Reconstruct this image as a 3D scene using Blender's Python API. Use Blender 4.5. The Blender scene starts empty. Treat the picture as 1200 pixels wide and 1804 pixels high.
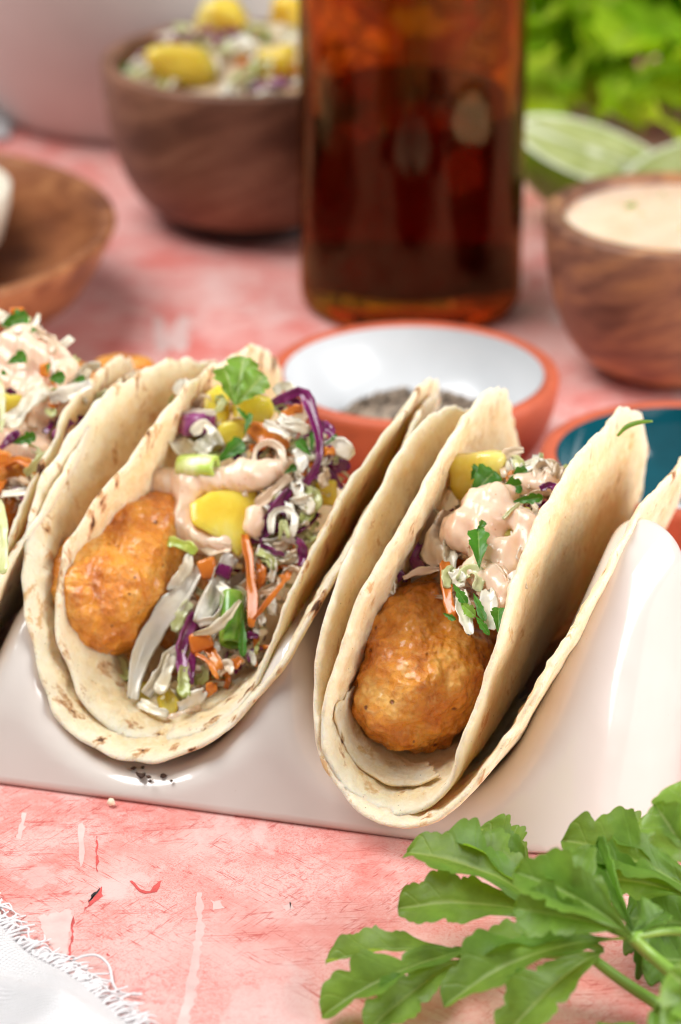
import bpy, bmesh, math, random
import numpy as np
from mathutils import Vector, noise as mnoise

# ------------------------------------------------------------------ camera, world, lights
sc = bpy.context.scene
COL = sc.collection
S = 0.01                                   # everything below is written in centimetres
CAM_H, PITCH, FPX, CX, CY = 27.4, math.radians(24), 5116.0, 600.0, 902.0

cam_data = bpy.data.cameras.new('camera')
cam = bpy.data.objects.new('camera', cam_data); COL.objects.link(cam)
cam.location = (0, 0, CAM_H * S); cam.rotation_euler = (math.radians(90) - PITCH, 0, 0)
cam_data.sensor_fit = 'VERTICAL'; cam_data.sensor_height = 36.0
cam_data.lens = FPX / 1804.0 * 36.0
cam_data.clip_start = 0.01; cam_data.clip_end = 50
cam_data.dof.use_dof = True; cam_data.dof.focus_distance = 0.525; cam_data.dof.aperture_fstop = 14.5
cam_data.dof.aperture_blades = 0
sc.camera = cam

world = bpy.data.worlds.new('World'); sc.world = world; world.use_nodes = True
bg = world.node_tree.nodes['Background']
bg.inputs[0].default_value = (0.98, 0.99, 1.0, 1); bg.inputs[1].default_value = 0.22

def area_light(name, loc, target, sx, sy, power, color):
    d = bpy.data.lights.new(name, 'AREA'); d.shape = 'RECTANGLE'; d.size = sx * S; d.size_y = sy * S
    d.energy = power; d.color = color
    o = bpy.data.objects.new(name, d); COL.objects.link(o)
    o.location = Vector(loc) * S
    o.rotation_euler = (Vector(target) - Vector(loc)).to_track_quat('-Z', 'Y').to_euler()
    return o
area_light('window_light', (-56, 60, 118), (0, 53, 3), 80, 80, 21.5, (1.0, 0.995, 0.985))
area_light('bounce_light', (82, 20, 40), (3, 50, 3), 80, 65, 14.0, (1.0, 0.99, 0.98))

sc.render.engine = 'CYCLES'
sc.cycles.use_denoising = True
sc.cycles.filter_width = 1.05
sc.cycles.max_bounces = 10; sc.cycles.transmission_bounces = 10; sc.cycles.transparent_max_bounces = 8
sc.cycles.caustics_reflective = False; sc.cycles.caustics_refractive = False
sc.view_settings.view_transform = 'Standard'; sc.view_settings.look = 'None'
sc.view_settings.exposure = 0.0; sc.view_settings.gamma = 1.0

# ------------------------------------------------------------------ measuring helpers (cm)
FW = np.array([0, math.cos(PITCH), -math.sin(PITCH)]); UP = np.array([0, math.sin(PITCH), math.cos(PITCH)]); RT = np.array([1.0, 0, 0])
CP = np.array([0, 0, CAM_H])
def ray(px, py): return FW + RT * (px - CX) / FPX - UP * (py - CY) / FPX
def at_z(px, py, z=0.0):
    r = ray(px, py); return CP + r * (z - CAM_H) / r[2]
def at_y(px, py, y):
    r = ray(px, py); return CP + r * y / r[1]
def unit(v): v = np.asarray(v, float); return v / (np.linalg.norm(v) + 1e-9)
def nz(p, s, seed=0.0): return mnoise.noise(Vector((p[0] * s + seed, p[1] * s + seed * 1.7, p[2] * s - seed * 0.6)))
def fbm(p, s, o=3, seed=0.0):
    a, t = 1.0, 0.0
    for i in range(o): t += a * nz(p, s, seed + 7.3 * i); s *= 2.03; a *= 0.5
    return t

# ------------------------------------------------------------------ object helpers
def empty(name, loc, label=None, cat=None, group=None):
    o = bpy.data.objects.new(name, None); COL.objects.link(o); o.location = Vector([float(c) for c in loc]) * S
    o.empty_display_size = 0.01
    tag(o, label, cat, group); return o
def tag(o, label=None, cat=None, group=None, kind=None):
    if label: o['label'] = label
    if cat: o['category'] = cat
    if group: o['group'] = group
    if kind: o['kind'] = kind
    return o
def root_loc(o):
    l = Vector((0, 0, 0))
    while o is not None: l = l + o.location; o = o.parent
    return l
def mk(name, V, F, mat, parent=None, smooth=True, origin=None, attrs=None):
    V = np.asarray(V, dtype=float) * S
    if parent is not None:
        org = np.array(root_loc(parent)); loc = Vector((0, 0, 0))
        if origin is not None: loc = Vector([float(c) for c in origin]) * S - Vector(org); org = np.asarray(origin, float) * S
    else:
        org = np.asarray(origin, float) * S if origin is not None else np.zeros(3); loc = Vector(org)
    me = bpy.data.meshes.new(name); me.from_pydata((V - org).tolist(), [], F if isinstance(F, list) else F.tolist()); me.update()
    if smooth: me.polygons.foreach_set('use_smooth', [True] * len(me.polygons))
    if attrs:
        for k, a in attrs.items():
            at = me.attributes.new(k, 'FLOAT', 'POINT'); at.data.foreach_set('value', np.asarray(a, dtype=np.float32))
    o = bpy.data.objects.new(name, me); COL.objects.link(o)
    if mat is not None: me.materials.append(mat)
    o.location = loc
    if parent is not None: o.parent = parent
    return o

# ------------------------------------------------------------------ materials
class Mat:
    def __init__(s, name):
        s.m = bpy.data.materials.new(name); s.m.use_nodes = True; s.nt = s.m.node_tree; s.b = s.nt.nodes['Principled BSDF']
        s._tc = None
    def n(s, t): return s.nt.nodes.new(t)
    def l(s, a, b): s.nt.links.new(a, b)
    def tc(s, scale=(1, 1, 1), rot=(0, 0, 0), loc=(0, 0, 0)):
        if s._tc is None: s._tc = s.n('ShaderNodeTexCoord')
        mp = s.n('ShaderNodeMapping'); s.l(s._tc.outputs['Object'], mp.inputs[0])
        mp.inputs['Scale'].default_value = (100, 100, 100); mp.inputs['Rotation'].default_value = rot; mp.inputs['Location'].default_value = loc
        if tuple(scale) == (1, 1, 1): return mp.outputs[0]
        m2 = s.n('ShaderNodeMapping'); s.l(mp.outputs[0], m2.inputs[0]); m2.inputs['Scale'].default_value = scale
        return m2.outputs[0]
    def noise(s, vec, scale, detail=3, rough=0.5, dist=0.0):
        t = s.n('ShaderNodeTexNoise'); s.l(vec, t.inputs['Vector']); t.inputs['Scale'].default_value = scale
        t.inputs['Detail'].default_value = detail; t.inputs['Roughness'].default_value = rough; t.inputs['Distortion'].default_value = dist
        return t.outputs['Fac']
    def voro(s, vec, scale, feature='F1', rnd=1.0):
        t = s.n('ShaderNodeTexVoronoi'); s.l(vec, t.inputs['Vector']); t.inputs['Scale'].default_value = scale; t.feature = feature
        t.inputs['Randomness'].default_value = rnd
        return t.outputs['Distance']
    def wave(s, vec, scale, dist=0.0, detail=2, dscale=1.0, typ='BANDS', dirn='X'):
        t = s.n('ShaderNodeTexWave'); s.l(vec, t.inputs['Vector']); t.wave_type = typ
        if typ == 'BANDS': t.bands_direction = dirn
        t.inputs['Scale'].default_value = scale; t.inputs['Distortion'].default_value = dist; t.inputs['Detail'].default_value = detail
        t.inputs['Detail Scale'].default_value = dscale
        return t.outputs['Fac']
    def ramp(s, fac, pts, interp='LINEAR'):
        r = s.n('ShaderNodeValToRGB'); s.l(fac, r.inputs[0]); cr = r.color_ramp; cr.interpolation = interp
        while len(cr.elements) < len(pts): cr.elements.new(0.5)
        for e, (p, c) in zip(cr.elements, pts):
            e.position = p; e.color = (c, c, c, 1) if isinstance(c, (int, float)) else (*c, 1)
        return r.outputs[0]
    def put(s, sock, v):
        if hasattr(v, 'is_linked') or hasattr(v, 'links'): s.l(v, sock)
        elif isinstance(v, (tuple, list)): sock.default_value = (*v, 1) if len(v) == 3 and len(sock.default_value) == 4 else v
        else: sock.default_value = v
    def mix(s, f, a, b, blend='MIX'):
        t = s.n('ShaderNodeMix'); t.data_type = 'RGBA'; t.blend_type = blend
        s.put(t.inputs[0], f); s.put(t.inputs[6], a); s.put(t.inputs[7], b); return t.outputs[2]
    def math(s, op, a, b=0.0, c=None):
        t = s.n('ShaderNodeMath'); t.operation = op; s.put(t.inputs[0], a); s.put(t.inputs[1], b)
        if c is not None: s.put(t.inputs[2], c)
        return t.outputs[0]
    def attr(s, name):
        t = s.n('ShaderNodeAttribute'); t.attribute_name = name; return t.outputs['Fac']
    def rnd(s):
        return s.n('ShaderNodeObjectInfo').outputs['Random']
    def bump(s, h, strength=0.5, dist=0.05, prev=None):
        t = s.n('ShaderNodeBump'); s.l(h, t.inputs['Height']); t.inputs['Strength'].default_value = strength; t.inputs['Distance'].default_value = dist * S
        if prev is not None: s.l(prev, t.inputs['Normal'])
        return t.outputs[0]
    def set(s, **k):
        names = dict(col='Base Color', rough='Roughness', spec='Specular IOR Level', normal='Normal', sss='Subsurface Weight', sssr='Subsurface Radius', ssss='Subsurface Scale',
                     coat='Coat Weight', coatr='Coat Roughness', trans='Transmission Weight', ior='IOR', metal='Metallic', sheen='Sheen Weight')
        for kk, v in k.items(): s.put(s.b.inputs[names[kk]], v)
        return s

def m_table():
    m = Mat('painted_pink_board'); v = m.tc()
    big = m.noise(v, 0.16, 3, 0.55); mid = m.noise(v, 0.7, 5, 0.65); fine = m.noise(v, 13.0, 7, 0.85, 1.6)
    col = m.ramp(big, [(0.30, (0.67, 0.195, 0.165)), (0.48, (0.715, 0.27, 0.235)), (0.66, (0.75, 0.385, 0.35))])
    f = m.ramp(mid, [(0.40, 0.0), (0.58, 0.9)]); col = m.mix(f, col, (0.76, 0.46, 0.425))
    # fine red grain
    gm = m.ramp(m.noise(v, 0.45, 3, 0.6, 0.4), [(0.36, 0.15), (0.62, 1.0)])
    g = m.ramp(fine, [(0.50, 0.0), (0.58, 0.9)]); g = m.math('MULTIPLY', g, gm); g = m.math('MULTIPLY', g, 0.9)
    col = m.mix(g, col, (0.64, 0.105, 0.09))
    r = m.ramp(m.noise(v, 0.9, 6, 0.72, 1.0), [(0.64, 0.0), (0.72, 0.8)])
    col = m.mix(m.math('MULTIPLY', r, 0.7), col, (0.66, 0.07, 0.075))
    # trowel scratches, two directions, in patches
    for rot, wd, seed in ((math.radians(38), 5.5, 0.0), (math.radians(-46), 4.5, 31.0), (math.radians(84), 3.0, 57.0)):
        vr = m.tc(scale=(1, 0.06, 1), rot=(0, 0, rot), loc=(seed, seed * 0.3, 0)); w = m.noise(vr, wd, 3, 0.55, 0.25)
        ln = m.ramp(m.math('ABSOLUTE', m.math('SUBTRACT', w, 0.5)), [(0.004, 1.0), (0.010, 0.0)])
        pm = m.ramp(m.noise(m.tc(loc=(seed, 0, 0)), 0.28, 3, 0.6), [(0.45, 0.0), (0.54, 1.0)])
        brk = m.ramp(m.noise(v, 2.2, 3, 0.6), [(0.40, 0.1), (0.52, 1.0)])
        ln = m.math('MULTIPLY', m.math('MULTIPLY', ln, brk), pm)
        col = m.mix(m.math('MULTIPLY', ln, 0.8), col, (0.50, 0.085, 0.07))
    # pale worn paint
    wp = m.ramp(m.noise(m.tc(scale=(1, 0.55, 1), loc=(11, 5, 0)), 0.32, 6, 0.62, 0.5), [(0.585, 0.0), (0.61, 0.85)])
    col = m.mix(m.math('MULTIPLY', wp, 0.55), col, (0.74, 0.51, 0.48))
    h = m.math('ADD', fine, m.math('MULTIPLY', mid, 0.6))
    m.set(col=col, rough=m.ramp(fine, [(0.3, 0.5), (0.7, 0.68)]), spec=0.35, normal=m.bump(h, 0.6, 0.025))
    return m.m

def m_tortilla(name, char=0.5, seed=0.0, tint=(1, 1, 1)):
    m = Mat(name); v = m.tc(loc=(seed, seed * 2, -seed)); rho = m.attr('rho')
    base = m.ramp(m.noise(v, 0.55, 4, 0.6), [(0.30, (0.86 * tint[0], 0.57 * tint[1], 0.29 * tint[2])), (0.50, (0.91 * tint[0], 0.68 * tint[1], 0.41 * tint[2])), (0.70, (0.93, 0.77, 0.54))])
    base = m.mix(m.math('MULTIPLY', m.ramp(m.noise(v, 2.6, 5, 0.7), [(0.48, 0), (0.66, 1)]), 0.55), base, (0.76, 0.52, 0.27))
    fl = m.noise(v, 5.5, 6, 0.75, 0.4); base = m.mix(m.math('MULTIPLY', m.ramp(fl, [(0.47, 0.0), (0.60, 1.0)]), 0.45), base, (0.95, 0.81, 0.60))
    base = m.mix(m.math('MULTIPLY', m.ramp(m.noise(v, 9.0, 4, 0.7), [(0.34, 1.0), (0.44, 0.0)]), 0.4), base, (0.70, 0.46, 0.22))
    # paler floury rim
    base = m.mix(m.ramp(rho, [(0.93, 0.0), (0.985, 0.55)]), base, (0.93, 0.81, 0.63))
    # toasted blisters
    t = m.noise(v, 1.15, 5, 0.66, 0.3)
    base = m.mix(m.ramp(t, [(0.60, 0.0), (0.66, 0.75)]), base, (0.60, 0.31, 0.10))
    # elongated char marks, gathered towards the rim
    vr = m.tc(scale=(1.6, 1.6, 0.75), loc=(seed + 3, 1.5, 4))
    rim = m.ramp(rho, [(0.55, 0.0), (0.9, 0.055), (1.0, 0.075)])
    c = m.math('ADD', m.noise(vr, 1.25, 4, 0.6, 0.2), m.math('MULTIPLY', rim, char * 1.25))
    base = m.mix(m.ramp(c, [(0.655, 0.0), (0.725, 0.8)]), base, (0.42, 0.18, 0.05))
    base = m.mix(m.ramp(c, [(0.73, 0.0), (0.76, 0.92)]), base, (0.06, 0.022, 0.012))
    # tiny dark specks of the masa
    sp = m.voro(m.tc(loc=(seed, 0, 0)), 4.2); base = m.mix(m.ramp(sp, [(0.035, 0.75), (0.07, 0.0)]), base, (0.20, 0.10, 0.04))
    h = m.math('ADD', m.math('MULTIPLY', m.noise(v, 3.2, 5, 0.65), 0.8), m.math('MULTIPLY', fl, 0.7))
    m.set(col=base, rough=0.62, spec=0.28, normal=m.bump(h, 0.9, 0.10), sss=0.5, sssr=(0.006, 0.0036, 0.0017), ssss=1.0)
    return m.m

def m_ceramic():
    m = Mat('taupe_glaze'); v = m.tc()
    col = m.ramp(m.noise(v, 0.35, 3, 0.5), [(0.35, (0.63, 0.575, 0.52)), (0.65, (0.67, 0.62, 0.57))])
    sp = m.voro(v, 2.6); col = m.mix(m.ramp(sp, [(0.02, 0.4), (0.035, 0.0)]), col, (0.4, 0.3, 0.24))
    h = m.noise(v, 0.55, 2, 0.4)
    m.set(col=col, rough=0.22, spec=0.5, coat=0.85, coatr=0.04, normal=m.bump(h, 0.16, 0.25))
    return m.m

def m_fish():
    m = Mat('fried_batter'); v = m.tc(); hgt = m.attr('crust')
    n1 = m.noise(v, 1.3, 5, 0.65, 0.3)
    col = m.ramp(n1, [(0.30, (0.46, 0.11, 0.006)), (0.42, (0.72, 0.225, 0.012)), (0.54, (0.85, 0.34, 0.028)), (0.68, (0.92, 0.52, 0.12))])
    fl = m.noise(v, 4.5, 6, 0.75, 0.8)
    col = m.mix(m.ramp(fl, [(0.55, 0.0), (0.66, 0.65)]), col, (0.90, 0.55, 0.20))
    col = m.mix(m.ramp(fl, [(0.30, 0.6), (0.42, 0.0)]), col, (0.36, 0.09, 0.01))
    col = m.mix(m.ramp(m.voro(v, 1.7), [(0.03, 0.9), (0.07, 0.0)]), col, (0.16, 0.04, 0.01))
    pit = m.ramp(m.voro(v, 2.4), [(0.05, 0.0), (0.13, 1.0)]); col = m.mix(pit, (0.30, 0.07, 0.006), col)
    h = m.math('ADD', m.math('ADD', m.math('MULTIPLY', fl, 0.8), m.math('MULTIPLY', m.voro(v, 7.0), 0.55)), pit)
    h = m.math('ADD', h, m.math('MULTIPLY', m.noise(v, 18, 4, 0.7), 0.2))
    m.set(col=col, rough=m.ramp(fl, [(0.35, 0.16), (0.65, 0.36)]), spec=0.6, coat=0.5, coatr=0.12, normal=m.bump(h, 0.85, 0.11), sss=0.1, sssr=(0.003, 0.0012, 0.0003), ssss=1.0)
    return m.m

def m_veg(name, stops, rough=0.3, sss=0.3, scale=1.6, bumpd=0.02, var=0.25, sssr=(0.003, 0.0025, 0.0015), stretch=(1, 1, 1), glow=0.0):
    m = Mat(name); v = m.tc(scale=stretch); r = m.rnd()
    vv = m.n('ShaderNodeVectorMath'); vv.operation = 'ADD'; m.l(v, vv.inputs[0])
    cb = m.n('ShaderNodeCombineXYZ'); k = m.math('MULTIPLY', r, 40.0)
    for i in range(3): m.l(k, cb.inputs[i])
    m.l(cb.outputs[0], vv.inputs[1]); v2 = vv.outputs[0]
    f = m.math('ADD', m.noise(v2, scale, 4, 0.6), m.math('MULTIPLY', m.math('SUBTRACT', r, 0.5), var))
    col = m.ramp(f, stops)
    m.set(col=col, rough=rough, spec=0.55, coat=0.35, coatr=0.08, sss=sss, sssr=sssr, ssss=1.0, normal=m.bump(m.noise(v2, 5.0, 4, 0.6), 0.5, bumpd))
    if glow:
        tr = m.n('ShaderNodeBsdfTranslucent'); m.l(col, tr.inputs[0]); ms = m.n('ShaderNodeMixShader'); ms.inputs[0].default_value = glow
        m.l(m.b.outputs[0], ms.inputs[1]); m.l(tr.outputs[0], ms.inputs[2]); m.l(ms.outputs[0], m.nt.nodes['Material Output'].inputs[0])
    return m.m

def m_leaf(name, top, under, vein, trans=0.3, rough=0.38, spec=0.45):
    m = Mat(name); v = m.tc(); geo = m.n('ShaderNodeNewGeometry')
    n1 = m.noise(v, 1.4, 4, 0.6)
    t = m.ramp(n1, [(0.3, tuple(c * 0.72 for c in top)), (0.7, tuple(min(1, c * 1.22) for c in top))])
    col = m.mix(geo.outputs['Backfacing'], t, under)
    vn = m.attr('vein'); col = m.mix(m.ramp(vn, [(0.0, 0.55), (0.10, 0.0)]), col, vein)
    h = m.math('ADD', m.math('MULTIPLY', m.ramp(vn, [(0.0, 0.0), (0.2, 1.0)]), 0.6), m.math('MULTIPLY', m.noise(v, 6, 3, 0.6), 0.5))
    m.set(col=col, rough=rough, spec=spec, normal=m.bump(h, 0.5, 0.03))
    tr = m.n('ShaderNodeBsdfTranslucent'); m.l(m.mix(1.0, col, (1.6, 1.7, 0.5), 'MULTIPLY'), tr.inputs[0])
    ms = m.n('ShaderNodeMixShader'); ms.inputs[0].default_value = trans
    m.l(m.b.outputs[0], ms.inputs[1]); m.l(tr.outputs[0], ms.inputs[2]); m.l(ms.outputs[0], m.nt.nodes['Material Output'].inputs[0])
    return m.m

def m_wood(name, dark, mid, light, seed=0.0, rough=0.5):
    m = Mat(name); v = m.tc(scale=(0.35, 1.0, 1.6), rot=(0.15, 0.25, 0.5), loc=(seed, seed, 0))
    w = m.noise(m.tc(scale=(0.12, 0.5, 1.1), rot=(0.2, 0.35, 0.5), loc=(seed, 0, 0)), 1.3, 5, 0.6, 0.8); n1 = m.noise(v, 0.5, 5, 0.65, 0.8)
    f = m.math('ADD', m.math('MULTIPLY', w, 0.55), m.math('MULTIPLY', n1, 0.5))
    col = m.ramp(f, [(0.40, dark), (0.53, mid), (0.66, light)])
    g = m.noise(m.tc(scale=(0.5, 3, 6), rot=(0.15, 0.25, 0.5)), 3.0, 4, 0.7)
    col = m.mix(m.ramp(g, [(0.5, 0.0), (0.7, 0.45)]), col, dark)
    m.set(col=col, rough=rough, spec=0.35, normal=m.bump(g, 0.25, 0.03)); return m.m

def m_plain(name, col, rough=0.5, var=0.12, scale=1.5, bump=0.0, **k):
    m = Mat(name); v = m.tc(); f = m.noise(v, scale, 4, 0.6)
    c = m.ramp(f, [(0.3, tuple(x * (1 - var) for x in col)), (0.7, tuple(min(1, x * (1 + var)) for x in col))])
    m.set(col=c, rough=rough, **k)
    if bump: m.set(normal=m.bump(m.noise(v, scale * 5, 4, 0.65), 0.5, bump))
    return m.m

def m_glass(name, col, ior=1.5, density=0.0, vcol=(1, 1, 1)):
    m = Mat(name); m.nt.nodes.remove(m.b)
    g = m.n('ShaderNodeBsdfGlass'); g.inputs['Color'].default_value = (*col, 1); g.inputs['Roughness'].default_value = 0.0; g.inputs['IOR'].default_value = ior
    m.l(g.outputs[0], m.nt.nodes['Material Output'].inputs[0])
    if density:
        a = m.n('ShaderNodeVolumeAbsorption'); a.inputs[0].default_value = (*vcol, 1); a.inputs[1].default_value = density
        m.l(a.outputs[0], m.nt.nodes['Material Output'].inputs[1])
    return m.m

MT = {}
MT['table'] = m_table()
MT['ceramic'] = m_ceramic()
MT['tort_a'] = m_tortilla('toasted_tortilla', 1.0, 0.0)
MT['tort_b'] = m_tortilla('pale_tortilla', 0.3, 17.0)
MT['tort_skin'] = m_plain('peeled_tortilla_skin', (0.86, 0.72, 0.54), 0.6, 0.1, 2.0, 0.05, sss=0.3, sssr=(0.003, 0.002, 0.001), ssss=1.0)
MT['fish'] = m_fish()
MT['cab'] = m_veg('white_cabbage', [(0.22, (0.82, 0.70, 0.44)), (0.45, (0.91, 0.85, 0.69)), (0.8, (0.95, 0.93, 0.87))], 0.16, 0.0, glow=0.2)
MT['cabg'] = m_veg('green_cabbage', [(0.25, (0.52, 0.58, 0.16)), (0.5, (0.70, 0.73, 0.34)), (0.8, (0.86, 0.84, 0.62))], 0.18, 0.0, glow=0.3)
MT['cabs'] = m_veg('dressed_cabbage', [(0.25, (0.78, 0.54, 0.34)), (0.5, (0.86, 0.69, 0.49)), (0.8, (0.90, 0.79, 0.63))], 0.16, 0.0, glow=0.25)
MT['pur'] = m_veg('purple_cabbage', [(0.25, (0.10, 0.004, 0.045)), (0.55, (0.22, 0.012, 0.12)), (0.72, (0.45, 0.13, 0.33)), (0.9, (0.75, 0.52, 0.66))], 0.2, 0.0, 1.8, glow=0.2)
MT['carrot'] = m_veg('carrot', [(0.25, (0.70, 0.17, 0.015)), (0.55, (0.83, 0.27, 0.03)), (0.85, (0.88, 0.42, 0.10))], 0.2, 0.0, glow=0.25)
MT['mango'] = m_veg('mango', [(0.25, (0.84, 0.53, 0.03)), (0.5, (0.92, 0.67, 0.085)), (0.8, (0.95, 0.80, 0.32))], 0.18, 0.6, 1.0, 0.05, 0.1, (0.010, 0.007, 0.0018), (1.0, 1.0, 0.45), 0.15)
def m_sauce():
    m = Mat('creamy_sauce'); v = m.tc()
    col = m.ramp(m.noise(v, 0.9, 4, 0.6), [(0.3, (0.80, 0.545, 0.385)), (0.55, (0.87, 0.65, 0.49)), (0.75, (0.90, 0.73, 0.58))])
    col = m.mix(m.ramp(m.voro(v, 5.0), [(0.06, 0.55), (0.13, 0.0)]), col, (0.55, 0.17, 0.05))
    m.set(col=col, rough=0.24, spec=0.5, coat=0.15, coatr=0.1, sss=0.45, sssr=(0.004, 0.0025, 0.0015), ssss=1.0, normal=m.bump(m.noise(v, 3.5, 4, 0.6), 0.35, 0.05)); return m.m
MT['sauce'] = m_sauce()
MT['onion'] = m_veg('scallion', [(0.25, (0.25, 0.42, 0.03)), (0.5, (0.50, 0.66, 0.12)), (0.8, (0.80, 0.85, 0.50))], 0.25, 0.3, 1.2, 0.02, 0.2, stretch=(2, 2, 0.4))
MT['oniond'] = m_veg('dark_scallion', [(0.25, (0.05, 0.17, 0.008)), (0.5, (0.12, 0.30, 0.02)), (0.8, (0.40, 0.55, 0.10))], 0.25, 0.2, 1.2, 0.02, 0.1)
MT['pars'] = m_leaf('chopped_parsley', (0.055, 0.20, 0.012), (0.14, 0.30, 0.06), (0.30, 0.42, 0.12), 0.25)
MT['pars_l'] = m_leaf('pale_parsley', (0.20, 0.36, 0.05), (0.32, 0.46, 0.14), (0.5, 0.6, 0.25), 0.3)
MT['pars_f'] = m_leaf('fresh_parsley', (0.15, 0.275, 0.04), (0.26, 0.41, 0.08), (0.33, 0.47, 0.15), 0.38, 0.45, 0.35)
MT['pars_b'] = m_leaf('bunch_parsley', (0.32, 0.50, 0.025), (0.44, 0.58, 0.08), (0.35, 0.5, 0.12), 0.5, 0.7, 0.1)
MT['stem'] = m_plain('parsley_stem', (0.19, 0.34, 0.045), 0.4, 0.2, 1.0)
MT['terra'] = m_plain('bare_terracotta', (0.49, 0.105, 0.05), 0.55, 0.12, 1.5, 0.02, spec=0.35)
MT['wglaze'] = m_plain('white_glaze', (0.64, 0.66, 0.68), 0.28, 0.03, 0.8, coat=0.25, coatr=0.18)
MT['teal'] = m_plain('teal_glaze', (0.004, 0.075, 0.10), 0.12, 0.15, 0.8, coat=0.8, coatr=0.04)
MT['wood1'] = m_wood('walnut_bowl', (0.11, 0.045, 0.026), (0.235, 0.108, 0.062), (0.35, 0.185, 0.11), 0.0)
MT['wood2'] = m_wood('acacia_bowl', (0.10, 0.040, 0.026), (0.27, 0.125, 0.072), (0.52, 0.25, 0.10), 9.0)
MT['wood3'] = m_wood('acacia_dish', (0.13, 0.038, 0.014), (0.27, 0.095, 0.035), (0.42, 0.18, 0.07), 23.0, 0.4)
MT['woodfoot'] = m_plain('dark_wood_foot', (0.02, 0.010, 0.008), 0.5, 0.2)
MT['white'] = m_plain('off_white_ceramic', (0.60, 0.575, 0.55), 0.6, 0.04, 0.5)
MT['cream'] = m_plain('cream_ceramic', (0.80, 0.73, 0.60), 0.3, 0.04, 0.5)
MT['glass'] = m_glass('amber_glass', (0.84, 0.52, 0.26), 1.5)
MT['beer'] = m_glass('dark_ale', (0.36, 0.045, 0.04), 1.34)
MT['cloth'] = None
MT['pepper'] = m_plain('ground_pepper', (0.27, 0.205, 0.15), 0.8, 0.85, 4.5)
MT['limepeel'] = m_plain('lime_peel', (0.17, 0.30, 0.008), 0.35, 0.2, 1.0, 0.03)
MT['limepith'] = m_plain('lime_pith', (0.62, 0.64, 0.46), 0.45, 0.05, 1.0)
MT['limepulp'] = m_veg('lime_pulp', [(0.25, (0.30, 0.33, 0.11)), (0.5, (0.42, 0.44, 0.20)), (0.8, (0.58, 0.58, 0.38))], 0.2, 0.3, 1.5, 0.03, 0.1)
MT['char'] = m_plain('char', (0.05, 0.022, 0.012), 0.8, 0.4, 4.0)
MT['paintw'] = m_plain('chipped_pale_paint', (0.66, 0.45, 0.42), 0.55, 0.16, 1.4, 0.02)
MT['paintr'] = m_plain('red_under_paint', (0.57, 0.075, 0.07), 0.5, 0.3, 3.0, 0.02)
MT['paintk'] = m_plain('dark_crack', (0.02, 0.018, 0.02), 0.6, 0.2)
def m_cloth():
    m = Mat('white_linen'); v = m.tc(rot=(0, 0, 0.6))
    a = m.wave(v, 4.2, 0.6, 2, 1.0, 'BANDS', 'X'); b = m.wave(v, 4.2, 0.6, 2, 1.0, 'BANDS', 'Y')
    h = m.math('ADD', m.math('MULTIPLY', a, b), m.math('MULTIPLY', m.noise(v, 5, 3, 0.6), 0.5))
    m.set(col=m.ramp(m.noise(v, 0.6, 4, 0.6), [(0.3, (0.70, 0.68, 0.685)), (0.7, (0.77, 0.755, 0.76))]), rough=0.9, spec=0.15, normal=m.bump(h, 0.8, 0.07)); return m.m
MT['thread'] = m_plain('linen_thread', (0.70, 0.67, 0.675), 0.9, 0.03, 1.0)
MT['cloth'] = m_cloth()

# ------------------------------------------------------------------ generic meshes
def lathe(profile, center, n=72, wob=0.0, seed=0):
    V, F = [], []
    k = len(profile)
    for i in range(n):
        a = 2 * math.pi * i / n
        for (r, z) in profile:
            rr = r * (1 + wob * nz((math.cos(a), math.sin(a), z * 0.3), 1.2, seed))
            V.append((center[0] + rr * math.cos(a), center[1] + rr * math.sin(a), center[2] + z))
    for i in range(n):
        j = (i + 1) % n
        for q in range(k - 1):
            F.append([i * k + q, j * k + q, j * k + q + 1, i * k + q + 1])
    return np.array(V), F

def smooth_path(pts, n):
    P = np.asarray(pts, float)
    if len(P) == 2: P = np.array([P[0], P[0] * .67 + P[1] * .33, P[0] * .33 + P[1] * .67, P[1]])
    d = np.concatenate([[0], np.cumsum(np.linalg.norm(np.diff(P, axis=0), axis=1))]); d /= d[-1]
    Q = np.vstack([2 * P[0] - P[1], P, 2 * P[-1] - P[-2]])
    out = []
    for t in np.linspace(0, 1, n):
        i = min(max(np.searchsorted(d, t, side='right') - 1, 0), len(P) - 2); f = (t - d[i]) / max(d[i + 1] - d[i], 1e-6)
        p0, p1, p2, p3 = Q[i], Q[i + 1], Q[i + 2], Q[i + 3]
        out.append(0.5 * ((2 * p1) + (-p0 + p2) * f + (2 * p0 - 5 * p1 + 4 * p2 - p3) * f ** 2 + (-p0 + 3 * p1 - 3 * p2 + p3) * f ** 3))
    return np.array(out)

def tube(pts, rad, n=16, seg=8):
    P = smooth_path(pts, n); V, F = [], []
    rad = np.interp(np.linspace(0, 1, n), np.linspace(0, 1, len(rad)), rad) if isinstance(rad, (list, tuple)) else np.full(n, rad)
    ref = np.array([0.13, 0.2, 1.0])
    for i in range(n):
        T = unit(P[min(i + 1, n - 1)] - P[max(i - 1, 0)]); A = unit(np.cross(T, ref)); B = np.cross(T, A)
        for j in range(seg):
            a = 2 * math.pi * j / seg; V.append(P[i] + rad[i] * (A * math.cos(a) + B * math.sin(a)))
    for i in range(n - 1):
        for j in range(seg): F.append([i * seg + j, i * seg + (j + 1) % seg, (i + 1) * seg + (j + 1) % seg, (i + 1) * seg + j])
    F.append(list(range(seg))[::-1]); F.append([(n - 1) * seg + j for j in range(seg)])
    return np.array(V), F

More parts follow.
